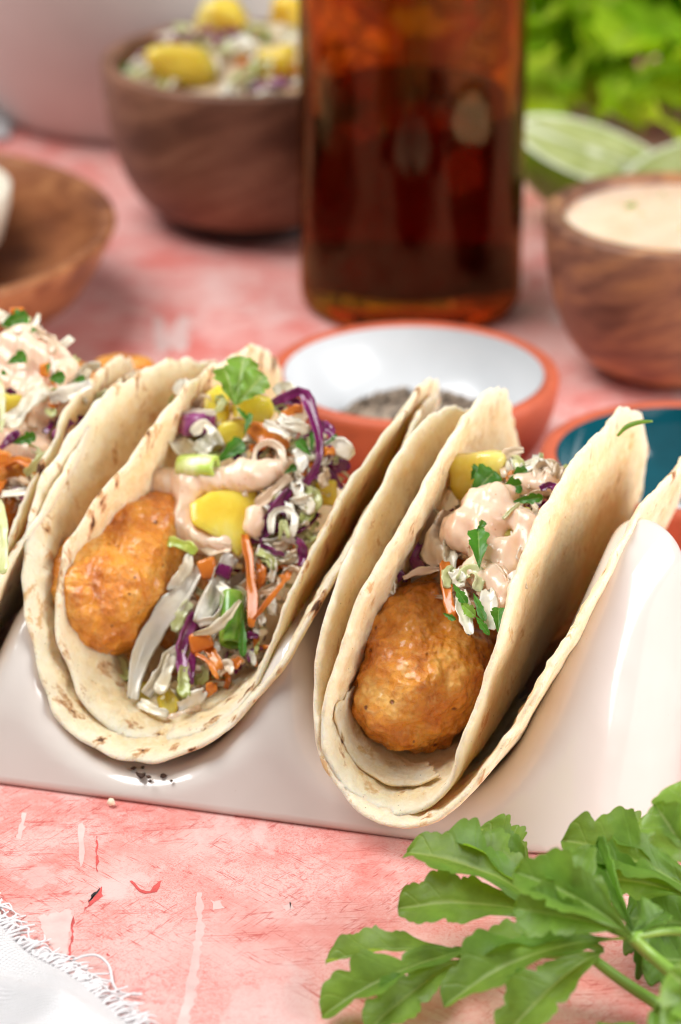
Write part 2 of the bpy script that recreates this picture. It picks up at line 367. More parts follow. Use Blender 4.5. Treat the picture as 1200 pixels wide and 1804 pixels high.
def surface_nets(fn, lo, hi, h):
    """mesh the zero set of fn (negative inside), vertices pulled on to the surface"""
    lo = np.array(lo, float); hi = np.array(hi, float)
    n = np.ceil((hi - lo) / h).astype(int) + 1
    ax = [lo[i] + h * np.arange(n[i]) for i in range(3)]
    G = np.stack(np.meshgrid(*ax, indexing='ij'), -1)
    D = fn(G.reshape(-1, 3)).reshape(n)
    s = D < 0
    c = np.zeros(n - 1, int)
    sub = lambda a, i, j, k: a[i:i + n[0] - 1, j:j + n[1] - 1, k:k + n[2] - 1]
    for i in (0, 1):
        for j in (0, 1):
            for k in (0, 1): c += sub(s, i, j, k)
    act = (c > 0) & (c < 8); idx = -np.ones(n - 1, int); idx[act] = np.arange(act.sum())
    cells = np.argwhere(act)
    acc = np.zeros((len(cells), 3)); cnt = np.zeros(len(cells))
    corners = [(i, j, k) for i in (0, 1) for j in (0, 1) for k in (0, 1)]
    for a in range(8):
        for b in range(a + 1, 8):
            ca, cb = np.array(corners[a]), np.array(corners[b])
            if np.abs(ca - cb).sum() != 1: continue
            da = D[tuple((cells + ca).T)]; db = D[tuple((cells + cb).T)]
            m = (da < 0) != (db < 0); t = np.where(m, da / np.where(m, da - db, 1), 0)
            acc += np.where(m[:, None], ca + t[:, None] * (cb - ca), 0); cnt += m
    V = lo + h * (cells + acc / np.maximum(cnt, 1)[:, None])
    for _ in range(2):
        e = h * 0.25; d0 = fn(V); g = np.stack([(fn(V + np.eye(3)[i] * e) - fn(V - np.eye(3)[i] * e)) / (2 * e) for i in range(3)], -1)
        step = (d0 / np.maximum((g ** 2).sum(1), 0.05))[:, None] * g
        V = V - np.clip(step, -h * 0.6, h * 0.6)
    F = []
    for a in range(3):
        b, c2 = (a + 1) % 3, (a + 2) % 3
        s0 = [slice(None)] * 3; s1 = [slice(None)] * 3; s0[a] = slice(0, -1); s1[a] = slice(1, None)
        ch = np.argwhere(s[tuple(s0)] != s[tuple(s1)])
        ch = ch[(ch[:, b] > 0) & (ch[:, c2] > 0) & (ch[:, b] < n[b] - 1) & (ch[:, c2] < n[c2] - 1)]
        eb, ec = np.eye(3, dtype=int)[b], np.eye(3, dtype=int)[c2]
        q = np.stack([idx[tuple((ch - eb - ec).T)], idx[tuple((ch - ec).T)], idx[tuple(ch.T)], idx[tuple((ch - eb).T)]], -1)
        inside = s[tuple(ch.T)]; q[~inside] = q[~inside][:, ::-1]
        F.append(q)
    F = np.concatenate(F); F = F[(F >= 0).all(1)]
    return V, F
def smin(a, b, k):
    h = np.clip(0.5 + 0.5 * (b - a) / k, 0, 1); return b * (1 - h) + a * h - k * h * (1 - h)
def smax(a, b, k): return -smin(-a, -b, k)
def vnoise(P, s, seed=0.0):
    P = P * s; return (np.sin(P[:, 0] * 1.7 + P[:, 1] * 2.3 + seed) + np.sin(P[:, 1] * 1.9 - P[:, 2] * 2.1 + seed * 2.2) + np.sin(P[:, 2] * 2.6 + P[:, 0] * 1.3 + seed * 0.7) + np.sin(P[:, 0] * 3.1 - P[:, 1] * 2.7 + P[:, 2] * 2.2 + seed)) / 4

# ------------------------------------------------------------------ tabletop
def build_table():
    t = mk('tabletop', [(-130, -60, 0), (130, -60, 0), (130, 190, 0), (-130, 190, 0), (-130, -60, -3), (130, -60, -3), (130, 190, -3), (-130, 190, -3)],
           [[0, 1, 2, 3], [7, 6, 5, 4], [0, 4, 5, 1], [1, 5, 6, 2], [2, 6, 7, 3], [3, 7, 4, 0]], MT['table'], None, False)
    tag(t, kind='structure')
    # marks of the painted board: flat flakes lying on it
    def patch(name, pts, mat, z, jit=4, step=5):
        rng = random.Random(hash(str(pts[0])) % 1000 if False else int(pts[0][0] * 7 + pts[0][1])); out = []
        for i in range(len(pts)):
            a, b = np.array(pts[i], float), np.array(pts[(i + 1) % len(pts)], float); L = np.linalg.norm(b - a); k = max(1, int(L / step))
            for q in range(k):
                p = a + (b - a) * q / k + np.array([rng.gauss(0, jit * .4), rng.gauss(0, jit * .4)]); out.append(at_z(p[0], p[1], z))
        mk(name, out, [list(range(len(out)))[::-1]], MT[mat], t, False)
    z1, z2, z3 = 0.004, 0.008, 0.012
    patch('pale_paint_chip', [(66, 1615), (130, 1600), (122, 1640), (118, 1684), (100, 1680), (78, 1650)], 'paintw', z1)
    patch('pale_paint_chip', [(28, 1478), (42, 1430), (46, 1440), (40, 1468), (34, 1480)], 'paintw', z1)
    patch('pale_paint_chip', [(137, 1452), (145, 1449), (149, 1460), (146, 1478), (150, 1500), (146, 1520), (142, 1526), (138, 1508), (140, 1490), (136, 1470)], 'paintw', z1, 3, 12)
    rng = random.Random(77)
    def blob(cx, cy, w, h):
        n = 18; ph = [rng.uniform(0, 6.28) for _ in range(4)]; pts = []
        for k in range(n):
            a = 2 * math.pi * k / n; r = 1 + 0.28 * math.sin(2 * a + ph[0]) + 0.22 * math.sin(3 * a + ph[1]) + 0.16 * math.sin(5 * a + ph[2]) + 0.12 * math.sin(8 * a + ph[3]); pts.append((cx + w * r * math.cos(a), cy + h * r * math.sin(a)))
        patch('pale_paint_chip', pts, 'paintw', z1, 3, 40)
    left, right = [], []
    for k in range(60):
        y = 1572 + 4.2 * k; x = 352 - 0.0006 * (y - 1572) ** 2 + 3 * nz((y, 0, 0), 0.03, 2); w = 6 + 7 * max(0, nz((y, 5, 0), 0.035, 4)) + 5 * nz((y, 9, 0), 0.12, 7) + 0.02 * (y - 1572)
        left.append((x - max(1.0, w * 0.7), y)); right.append((x + max(1.0, w * (1 + 0.8 * nz((y, 3, 0), 0.09, 1))), y))
    patch('pale_paint_streak', left + right[::-1], 'paintw', z1, 1.5, 40)
    patch('pale_paint_chip', [(372, 1588), (390, 1584), (396, 1600), (378, 1604)], 'paintw', z1, 6)
    patch('pale_paint_chip', [(500, 1596), (515, 1590), (518, 1598), (505, 1604)], 'paintw', z1, 6)
    patch('red_paint_mark', [(152, 1596), (170, 1572), (180, 1562), (176, 1578), (160, 1596), (148, 1606)], 'paintr', z2, 5)
    patch('dark_crack', [(155, 1588), (165, 1574), (176, 1564), (172, 1575), (160, 1586)], 'paintk', z3, 3)
    patch('red_paint_mark', [(169, 1472), (172, 1472), (173, 1534), (170, 1536)], 'paintr', z2, 3)
    patch('red_paint_mark', [(120, 1684), (127, 1625), (131, 1612), (129, 1640), (123, 1684)], 'paintr', z2, 3)
    patch('red_paint_mark', [(228, 1552), (233, 1551), (248, 1567), (264, 1570), (280, 1552), (286, 1551), (276, 1572), (256, 1575), (244, 1570)], 'paintr', z2, 2)
    patch('red_paint_mark', [(187, 1678), (196, 1680), (194, 1684), (188, 1684)], 'paintr', z2, 3)
    patch('pale_paint_mark', [(272, 560), (285, 556), (292, 590), (303, 585), (316, 556), (332, 552), (332, 615), (312, 622), (302, 612), (290, 622), (272, 612)], 'paintw', z1, 4)
    return t
table = build_table()

# ------------------------------------------------------------------ taco holder (glazed, three slots)
HY = 0.262
HC = np.array([math.cos(HY), -math.sin(HY), 0]); HA = np.array([math.sin(HY), math.cos(HY), 0])
def build_holder():
    p0 = at_z(0, 1385); p1 = at_z(680, 1481)
    org = at_z(220, 1416)                              # on the front foot line
    slots = [-5.12, 0.12, 5.36]; x_end = 10.15; x_start = -9.9; depth = 7.6; top = 5.5
    cx = (x_end + x_start) / 2; hx = (x_end - x_start) / 2
    def fn(P):
        d = P - org; X = d @ HC; Y = d @ HA; Z = P[:, 2]
        # plan: rounded rectangle that narrows upwards
        rc = 3.0; yf = 0.40 * np.maximum(Z, 0); yb = depth - 0.42 * np.maximum(Z, 0); qx = np.abs(X - cx) - (hx - 0.02 * Z - rc); qy = np.abs(Y - (yf + yb) / 2) - ((yb - yf) / 2 - rc)
        plan = np.hypot(np.maximum(qx, 0), np.maximum(qy, 0)) + np.minimum(np.maximum(qx, qy), 0) - rc
        body = Z - top
        for i, sx in enumerate(slots):
            r1, r2, hh = 2.12, 4.5, 7.0; zc = 0.46 + r1
            px = np.abs(X - sx); pz = Z - zc; b = (r1 - r2) / hh; a = math.sqrt(1 - b * b); k = -b * px + a * 0 + 0
            kk = pz * a - px * b
            dd = np.where(kk < 0, np.hypot(px, pz) - r1, np.where(kk > a * hh, np.hypot(px, pz - hh) - r2, px * a + pz * b - r1))
            body = smax(body, -dd, 0.8)
        d0 = smax(plan, body, np.clip(0.25 + 0.35 * Z, 0.25, 1.1))
        return smax(d0, 0.02 - Z, 0.12)
    M = np.stack([HC, HA, np.array([0, 0, 1])])
    fl = lambda Q: fn(org * np.array([1, 1, 0]) + Q @ M)
    V, F = surface_nets(fl, (x_start - 0.4, -0.4, -0.2), (x_end + 0.4, depth + 0.4, top + 0.4), 0.125)
    V = org * np.array([1, 1, 0]) + V @ M
    o = mk('taco_holder', V, F, MT['ceramic'], None, True, origin=org + HA * 5)
    tag(o, 'glossy pale taupe ceramic stand with wavy slots holding the tacos', 'taco holder')
    # a glaze drip at the foot, and toasted crumbs fallen into the slot
    rng = random.Random(3)
    Vc, Fc = [], []
    for (px, py, s) in ((236, 1354, .05), (252, 1352, .035), (249, 1366, .07), (262, 1369, .055), (287, 1367, .06), (302, 1376, .03), (265, 1376, .035), (241, 1362, .03)):
        c = at_z(px, py, 0.5); b = len(Vc)
        for k in range(8):
            a = k * math.pi / 4; Vc.append(c + np.array([math.cos(a) * s * rng.uniform(.6, 1.6), math.sin(a) * s * rng.uniform(.8, 2.0), rng.uniform(0, .01)]))
        Vc.append(c + np.array([0, 0, .035])); Vc.append(c - np.array([0, 0, .035]))
        for k in range(8): Fc.append([b + k, b + (k + 1) % 8, b + 8]); Fc.append([b + (k + 1) % 8, b + k, b + 9])
    tag(mk('toasted_crumbs', Vc, Fc, MT['char'], None, True, origin=at_z(260, 1366, 0.5)), 'dark toasted crumbs scattered in the slot under the middle taco', 'crumbs', kind='stuff')
    c = at_z(196, 1417, 0.05)
    V, F = tube([c + HC * -0.07, c + np.array([0, 0, .05]), c + HC * 0.07], [.02, .09, .02], 8, 8)
    tag(mk('tortilla_crumb', V, F, MT['tort_skin'], None, True, origin=c), 'tiny pale crumb on pink table at the holder foot', 'crumb')
build_holder()

# ------------------------------------------------------------------ tacos
def cross_table(phi, k, r, smax_=9.0, n=240):
    Sx = np.linspace(0, smax_, n); psi = np.where(Sx < r * phi, Sx / r, phi + k * (Sx - r * phi)); ds = Sx[1]
    x = np.concatenate([[0], np.cumsum(np.cos((psi[1:] + psi[:-1]) / 2)) * ds]); z = np.concatenate([[0], np.cumsum(np.sin((psi[1:] + psi[:-1]) / 2)) * ds])
    return Sx, x, z
class Fold:
    def __init__(s, ox, oy, oz, yaw, R, r, pL, kL, pR, kR, tL, tR):
        s.o = np.array([ox, oy, oz]); s.yaw = yaw; s.R = R; s.tL, s.tR = tL, tR
        s.a = np.array([math.sin(yaw), math.cos(yaw), 0]); s.c = np.array([math.cos(yaw), -math.sin(yaw), 0])
        s.Lt = cross_table(pL, kL, r); s.Rt = cross_table(pR, kR, r)
    def pos(s, u, v):
        u = np.asarray(u, float); v = np.asarray(v, float); au = np.abs(u)
        xr = np.interp(au, s.Rt[0], s.Rt[1]); zr = np.interp(au, s.Rt[0], s.Rt[2]); xl = np.interp(au, s.Lt[0], s.Lt[1]); zl = np.interp(au, s.Lt[0], s.Lt[2])
        w = np.clip((au - 0.5) / 5, 0, 1)
        x = np.where(u >= 0, xr + s.tR * v * w, -xl + s.tL * v * w); z = np.where(u >= 0, zr, zl)
        return s.o + x[..., None] * s.c + (v + s.R)[..., None] * s.a + z[..., None] * np.array([0, 0, 1.0])
    def plane(s, px, py, v):
        """point where the sight line crosses the taco's cross-section v cm behind its front"""
        r = ray(px, py); p = s.o + s.a * v; return CP + r * (((p - CP) @ s.a) / (r @ s.a))

def tortilla(fold, mat, parent, seed, thick=0.20, wav=0.10, warp=None):
    nt, nr = 340, 64
    rng = np.random.default_rng(seed)
    ph = rng.uniform(0, 6.28, 8)
    th = np.linspace(0, 2 * np.pi, nt, endpoint=False)
    rimR = 1 + 0.006 * np.sin(3 * th + ph[0]) + 0.005 * np.sin(7 * th + ph[1]) + 0.004 * np.sin(17 * th + ph[2]) + 0.003 * np.sin(41 * th + ph[3])
    rimR = rimR + np.array([0.012 * fbm((math.cos(a) * 6, math.sin(a) * 6, seed), 1.3, 4, seed) for a in th])
    rho = np.linspace(0, 1, nr) ** 0.75
    TH, RH = np.meshgrid(th, rho[1:], indexing='ij'); RR = RH * fold.R * rimR[:, None]
    U, Vv = RR * np.cos(TH), RR * np.sin(TH)
    P = fold.pos(U, Vv); e = 0.03
    Nn = np.cross(fold.pos(U + e, Vv) - fold.pos(U - e, Vv), fold.pos(U, Vv + e) - fold.pos(U, Vv - e)); Nn /= np.linalg.norm(Nn, axis=-1, keepdims=True)
    f = RH ** 3
    amp = 0.6 + 0.4 * np.sin(2 * TH + ph[1])
    disp = wav * f * (0.6 * np.sin(4 * TH + ph[4]) + 0.32 * np.sin(7 * TH + ph[5] + 2 * RH) * amp + 0.10 * np.sin(13 * TH + ph[6]) * RH ** 4 * amp + 0.10 * np.sin(29 * TH + ph[7]) * RH ** 8 * (1 - amp))
    q = P.reshape(-1, 3); small = np.array([fbm(p, 0.9, 3, seed * 3.1) for p in q]).reshape(disp.shape)
    fine = np.array([fbm(p, 3.4, 3, seed * 1.7 + 4) for p in q]).reshape(disp.shape)
    disp = disp + 0.06 * small + 0.022 * fine
    if warp is not None:
        wx, wz = warp(TH, RH); P = P + wx[..., None] * fold.c + wz[..., None] * np.array([0, 0, 1.0])
    tk = thick * (1 - 0.45 * RH ** 14) * (1 + 0.35 * fine * RH)
    top = P + Nn * (disp + tk / 2)[..., None]; bot = P + Nn * (disp - tk / 2)[..., None]
    c0 = fold.pos(np.array([0.0]), np.array([0.0]))[0]
    rimm = (top[:, -1] + bot[:, -1]) / 2
    out = P[:, -1] - P[:, -2]; out /= np.linalg.norm(out, axis=1, keepdims=True); rimm = rimm + out * thick * (0.4 + 0.25 * fine[:, -1:])
    k = nr - 1
    V = np.concatenate([top.reshape(-1, 3), bot.reshape(-1, 3), rimm, [c0 + [0, 0, thick / 2], c0 - [0, 0, thick / 2]]])
    rh = np.concatenate([RH.reshape(-1), RH.reshape(-1), np.full(nt, 1.0), [0, 0]])
    F = []; B = nt * k; R0 = 2 * B; c1, c2 = R0 + nt, R0 + nt + 1
    for i in range(nt):
        j = (i + 1) % nt
        F.append([c1, i * k, j * k]); F.append([c2, B + j * k, B + i * k])
        for qn in range(k - 1):
            F.append([i * k + qn, i * k + qn + 1, j * k + qn + 1, j * k + qn]); F.append([B + j * k + qn, B + j * k + qn + 1, B + i * k + qn + 1, B + i * k + qn])
        F.append([i * k + k - 1, R0 + i, R0 + j, j * k + k - 1]); F.append([B + j * k + k - 1, R0 + j, R0 + i, B + i * k + k - 1])
    return mk('tortilla', V, F, mat, parent, True, attrs={'rho': rh})

def fish(parent, center, ax, rad, seed, name='fried_fish', sub=7, tilt=0.0):
    """battered fillet: ax = long axis, rad = (across, along, up) radii"""
    bm = bmesh.new(); bmesh.ops.create_icosphere(bm, subdivisions=sub, radius=1.0)
    a = unit(ax); c = unit(np.cross(a, [0, 0, 1])); u = np.cross(c, a)
    c, u = c * math.cos(tilt) + u * math.sin(tilt), u * math.cos(tilt) - c * math.sin(tilt)
    V, H = [], []
    for v in bm.verts:
        p = np.array(v.co)
        e = np.abs(p) ** 2.4; p = p / (e.sum() ** (1 / 2.4))
        w = np.array([p[0] * rad[0], p[1] * rad[1], p[2] * rad[2]])
        n = unit(np.array([p[0] / rad[0], p[1] / rad[1], p[2] / rad[2]]))
        b = 0.27 * fbm(w, 0.65, 2, seed) + 0.10 * fbm(w, 1.7, 3, seed + 5) + 0.12 * (0.35 - abs(fbm(w, 0.95, 2, seed + 15)))
        bub = mnoise.voronoi(Vector(w * 2.3) + Vector((seed, 0, 0)))[0][0]; b += 0.16 * max(0, 0.6 - bub) * (1 if nz(w, 1.0, seed + 2) > -0.1 else 0.2)
        bub2 = mnoise.voronoi(Vector(w * 5.5) + Vector((seed, 3, 0)))[0][0]; b += 0.045 * max(0, 0.5 - bub2) * (1 if nz(w, 0.9, seed + 6) > 0 else 0.1) + 0.022 * fbm(w, 5, 2, seed + 9)
        H.append(b); w = w + n * b
        V.append(np.asarray(center) + c * w[0] + a * w[1] + u * w[2])
    F = [[x.index for x in f.verts] for f in bm.faces]; bm.free()
    return mk(name, V, F, MT['fish'], parent, True, attrs={'crust': H})

class Filler:
    """slaw pieces for one taco; places pieces by their outline in the picture and their depth along the taco"""
    def __init__(s, parent, fold, v0, y0, slope, seed):
        s.p, s.f, s.v0, s.y0, s.k = parent, fold, v0, y0, slope; s.rng = random.Random(seed)
    def at(s, px, py, dv=0.0): return s.f.plane(px, py, s.v0 + (s.y0 - py) * s.k + dv)
    def shred(s, pts, w, mat, name, dv=0.0, thick=None, roll=0.0, bow=0.0, taper=0.35, n=12, crimp=0.25):
        """strip along picture points pts, w pixels wide"""
        P = [s.at(q[0], q[1], dv + (q[2] if len(q) > 2 else 0)) for q in pts]; P = smooth_path(P, n); W = w / 92.0
        thick = thick if thick else max(0.04, min(0.075, W * 0.22)); V, F = [], []; sd = s.rng.uniform(0, 50)
        for i in range(n):
            t = i / (n - 1); T = unit(P[min(i + 1, n - 1)] - P[max(i - 1, 0)]); view = unit(CP - P[i])
            A = unit(np.cross(T, view)); B = unit(np.cross(A, T)); ro = roll + 0.35 * math.sin(t * 3 + sd)
            A, B = A * math.cos(ro) + B * math.sin(ro), B * math.cos(ro) - A * math.sin(ro)
            env = 1 - taper * abs(2 * t - 1) ** 3; ww = W * 0.5 * env * (1 + 0.20 * math.sin(t * 7 + sd) + 0.34 * nz((t * 9, sd, 0), 1.0)); tt = thick * 0.5 * env
            base = P[i] + B * bow * math.sin(math.pi * t) + (A * nz((t * 5, sd, 3), 1.0) * 0.12 + B * nz((t * 6, sd, 9), 1.0) * 0.18) * min(W, 0.3)
            for (x, y) in ((-1, 0.0), (-0.72, 0.9), (-0.2, 0.75), (0.35, 0.9), (0.8, 0.8), (1, 0), (0.75, -0.9), (0, -1.0), (-0.75, -0.9)):
                cup = 0.22 * W * (x * x - 0.4) + crimp * math.sin(x * 4 + t * 9 + sd) * W * 0.25 + 0.10 * W * math.sin(x * 7 + sd + 3 * t)
                V.append(base + A * (x * ww) + B * (y * tt + cup))
        k = 9
        for i in range(n - 1):
            for j in range(k): F.append([i * k + j, i * k + (j + 1) % k, (i + 1) * k + (j + 1) % k, (i + 1) * k + j])
        F.append(list(range(k))[::-1]); F.append([(n - 1) * k + j for j in range(k)])
        return mk(name, V, F, MT[mat], s.p, True, origin=P[n // 2])
    def chunk(s, px, py, w, h, mat, name, dv=0.0, deep=None, rot=0.0, yawr=0.0, pitch=0.0, rnd=0.35, seed=None, up=None):
        """rounded irregular cube, w x h pixels as seen"""
        sd = seed if seed is not None else s.rng.uniform(0, 90); c = s.at(px, py, dv); W, Hh = w / 92.0 / 2, h / 92.0 / 2; Dp = (deep or (W + Hh) / 2)
        view = unit(CP - c); A = unit(np.cross([0, 0, 1], view)); B = np.cross(view, A)
        A, B = A * math.cos(rot) + B * math.sin(rot), B * math.cos(rot) - A * math.sin(rot)
        A, view = A * math.cos(yawr) + view * math.sin(yawr), view * math.cos(yawr) - A * math.sin(yawr)
        B, view = B * math.cos(pitch) + view * math.sin(pitch), view * math.cos(pitch) - B * math.sin(pitch)
        bm = bmesh.new(); bmesh.ops.create_cube(bm, size=2.0); bmesh.ops.subdivide_edges(bm, edges=bm.edges[:], cuts=7, use_grid_fill=True)
        V = []
        for v in bm.verts:
            p = np.array(v.co); pw = 2 + 6 * (1 - rnd); q = p / ((np.abs(p) ** pw).sum() ** (1 / pw))
            q = q * (1 + 0.10 * nz(np.sign(p) * 1.0 + p * .2, 0.8, sd) + 0.05 * fbm(q, 1.6, 2, sd)); sk = 1 + 0.18 * math.sin(sd) * q[1]
            V.append(c + A * q[0] * W * sk + B * q[1] * Hh * (1 + 0.15 * math.cos(sd * 2) * q[0]) + view * q[2] * Dp)
        F = [[x.index for x in f.verts] for f in bm.faces]; bm.free()
        return mk(name, V, F, MT[mat], s.p, True, origin=c)
    def prism(s, pts, deep, mat, name, dv=0.0, lean=(0, 0), bev=0.07):
        """cut chunk: traced front face, bevelled, going deep cm back; lean tips the front face right / up"""
        C0 = np.mean([s.at(q[0], q[1], 0) for q in pts], axis=0); c0 = np.mean(np.array(pts, float), axis=0); view = unit(CP - C0); R = unit(np.cross([0, 0, 1], view)); U = np.cross(view, R)
        base = s.at(c0[0], c0[1], dv); V, F = [], []; n = len(pts); ring_pts = []
        dense = smooth_path([np.array([*p, 0.0]) for p in pts + [pts[0]]], 5 * n + 1)[:-1, :2]
        lin = np.concatenate([[np.array(pts[i], float) * (1 - k / 5) + np.array(pts[(i + 1) % n], float) * k / 5 for k in range(5)] for i in range(n)]); dense = 0.8 * lin + 0.2 * dense
        k = len(dense)
        def put(q, sc_, back):
            q = c0 + (q - c0) * sc_; x, y = (q[0] - c0[0]) / 92.0, -(q[1] - c0[1]) / 92.0
            p = base + R * x + U * y + view * (lean[0] * -x + lean[1] * -y - back); return p + view * 0.035 * fbm(p, 1.8, 3, 5.0) + R * 0.02 * fbm(p, 2.2, 2, 8)
        rings = [(0.35, -0.03), (0.7, -0.02), (0.93, 0.0), (0.98, 0.03), (1.0, bev), (1.01, deep * 0.5), (0.97, deep - bev), (0.9, deep)]
        for sc_, bk in rings:
            for q in dense: V.append(put(q, sc_, bk))
        for i in range(len(rings) - 1):
            for j in range(k): F.append([i * k + j, i * k + (j + 1) % k, (i + 1) * k + (j + 1) % k, (i + 1) * k + j][::-1])
        F.append(list(range(k))); F.append([(len(rings) - 1) * k + j for j in range(k)][::-1])
        return mk(name, V, F, MT[mat], s.p, True, origin=base)
    def leafbit(s, b, t, w, mat='pars', dv=0.0, fold=0.5, curl=0.2, lobes=3, name='parsley_leaf', roll=0.0, dt=0.0):
        B = s.at(b[0], b[1], dv); T = s.at(t[0], t[1], dv + dt); L = np.linalg.norm(T - B)
        V, F, vein = leaf_mesh(B, T, unit(CP - (B + T) / 2), w / 92.0, fold, curl, lobes, roll, s.rng.uniform(0, 50), 30, 5, 0.02)
        return mk(name, V, F, MT[mat], s.p, True, origin=B, attrs={'vein': vein})
    def ring(s, a, b, r, mat='onion', dv=0.0, hollow=0.62, name='scallion_ring', da=0.0):
        A = s.at(a[0], a[1], dv); Bp = s.at(b[0], b[1], dv + da); ax = unit(Bp - A); r = r / 92.0
        e1 = unit(np.cross(ax, [0.3, 0.2, 1])); e2 = np.cross(ax, e1); V, F = [], []; n = 22; ri = r * hollow; L = np.linalg.norm(Bp - A)
        prof = [(ri, 0.05 * L), (ri * 1.08, 0), (r * 0.93, 0), (r, 0.06 * L), (r * 1.04, 0.5 * L), (r, 0.94 * L), (r * 0.93, L), (ri * 1.08, L), (ri, 0.95 * L)]; k = len(prof)
        sd = s.rng.uniform(0, 9)
        for i in range(n):
            an = 2 * math.pi * i / n; el = 1 + 0.10 * math.sin(2 * an + sd) + 0.04 * math.sin(5 * an + sd)
            for (q, z) in prof: V.append(A + ax * z + (e1 * math.cos(an) + e2 * math.sin(an)) * q * el)
        for i in range(n):
            j = (i + 1) % n
            for q in range(k): F.append([i * k + q, j * k + q, j * k + (q + 1) % k, i * k + (q + 1) % k])
        return mk(name, V, F, MT[mat], s.p, True, origin=(A + Bp) / 2)
    def sauce(s, blobs, name='creamy_sauce', k=0.28, noise=0.07, h=0.05, mat='sauce'):
        """blobs: (px, py, radius px, dv[, px2, py2])"""
        C = []
        for q in blobs:
            a = s.at(q[0], q[1], q[3]); b = s.at(q[4], q[5], q[3]) if len(q) > 4 else a; C.append((a, b, q[2] / 92.0))
        allp = np.array([c[0] for c in C] + [c[1] for c in C]); rm = max(c[2] for c in C) + 0.3; sd = s.rng.uniform(0, 9)
        def fn(P):
            d = None
            for a, b, r in C:
                ab = b - a; t = np.clip(((P - a) @ ab) / max(ab @ ab, 1e-9), 0, 1) if (ab @ ab) > 1e-6 else np.zeros(len(P))
                dd = np.linalg.norm(P - a - t[:, None] * ab, axis=1) - r; d = dd if d is None else smin(d, dd, k)
            return d + noise * vnoise(P, 3.2, sd) + noise * 0.5 * vnoise(P, 7.5, sd + 2)
        V, F = surface_nets(fn, allp.min(0) - rm, allp.max(0) + rm, h)
        return mk(name, V, F, MT[mat], s.p, True)
    def fill(s, poly, count, mats, dv=(0.25, 0.9), length=(40, 110), width=(9, 20), names=None):
        poly = np.array(poly, float); x0, y0 = poly.min(0); x1, y1 = poly.max(0); k = 0
        while k < count:
            x, y = s.rng.uniform(x0, x1), s.rng.uniform(y0, y1); ins = False
            for i in range(len(poly)):
                a, b = poly[i], poly[i - 1]
                if (a[1] > y) != (b[1] > y) and x < (b[0] - a[0]) * (y - a[1]) / (b[1] - a[1]) + a[0]: ins = not ins
            if not ins: continue
            k += 1; mt = s.rng.choices([q[0] for q in mats], [q[2] for q in mats])[0]; nm = [q[1] for q in mats if q[0] == mt][0]
            L = s.rng.uniform(*length); an = s.rng.uniform(0, 6.28); bend = s.rng.uniform(-0.9, 0.9); pts = []
            for t in (-0.5, -0.17, 0.17, 0.5):
                aa = an + bend * t * 2; pts.append((x + L * t * math.cos(aa), y + L * t * math.sin(aa) * 0.85 - bend * 18 * (0.25 - t * t), s.rng.uniform(-0.12, 0.12)))
            s.shred(pts, s.rng.uniform(*width), mt, nm, s.rng.uniform(*dv), roll=s.rng.uniform(-0.9, 0.9), n=7, crimp=s.rng.choice((0, 0, 1)))

def leaf_mesh(B, T, facing, width, fold, curl, lobes, roll, seed, nl=34, nw=6, thick=0.0, droop=0.0, fwd=0.38):
    """flat-leaf parsley leaflet: toothed, forward-pointing lobes, folded along its midrib"""
    ax = unit(np.asarray(T) - B); L = np.linalg.norm(np.asarray(T) - B); side = unit(np.cross(ax, facing)); nrm = np.cross(side, ax)
    side, nrm = side * math.cos(roll) + nrm * math.sin(roll), nrm * math.cos(roll) - side * math.sin(roll)
    V, F, vein = [], [], []; rng = random.Random(seed); ph = rng.uniform(0, 1)
    def half(t, sgn):
        # wedge-shaped base, widest two thirds out, rounded teeth round the far end
        pk = 0.62 + 0.05 * math.sin(seed)
        env = (t / pk) ** 0.95 * (0.92 + 0.08 * math.sin(9 * t + seed)) if t < pk else math.sqrt(max(0.0, 1 - ((t - pk) / (1.0 - pk)) ** 2.2))
        k = min(1.0, max(0.0, (t - 0.22) / 0.25)); k = k * k * (3 - 2 * k)
        big = abs(math.sin(math.pi * (t * lobes * 1.25 + 0.3 * ph + (0.25 if sgn > 0 else 0)))) ** 0.55
        sm = abs(math.sin(math.pi * (t * lobes * 3.6 + ph * 2 + sgn * 0.2))) ** 0.8
        return max(0.0, env) * (1 - k * (0.38 * (1 - big) + 0.12 * (1 - sm))) * width * 0.5
    for i in range(nl):
        t = i / (nl - 1)
        for j in range(-nw, nw + 1):
            x = j / nw; sgn = 1 if j >= 0 else -1; w = half(t, sgn) * abs(x); f_ = fwd * w * (1 - t * 0.75)
            lx = L * 0.86 * t + f_
            cz = math.sin(fold) * w - 0.0; cw = math.cos(fold) * w
            cz += curl * L * (-(t - 0.45) ** 2 + 0.2) * 1.2 - droop * L * t * t + 0.05 * width * math.sin(t * lobes * 6.0 + sgn * 1.3 + seed) * abs(x) ** 1.5 + 0.03 * width * nz((t * 3, x * 2, seed), 1.3)
            V.append(np.asarray(B) + ax * lx + side * (sgn * cw) + nrm * cz)
            st = abs(((t * 6.0 - abs(x) * 0.9) % 1.0) - 0.5) * 2
            vein.append(min(abs(x) * 1.1, 0.10 + (1 - st) * 0.5 if False else abs(x) * 1.1, 0.035 + (1 - st) * 0.9))
    k = 2 * nw + 1
    for i in range(nl - 1):
        for j in range(k - 1): F.append([i * k + j, i * k + j + 1, (i + 1) * k + j + 1, (i + 1) * k + j])
    return np.array(V), F, vein

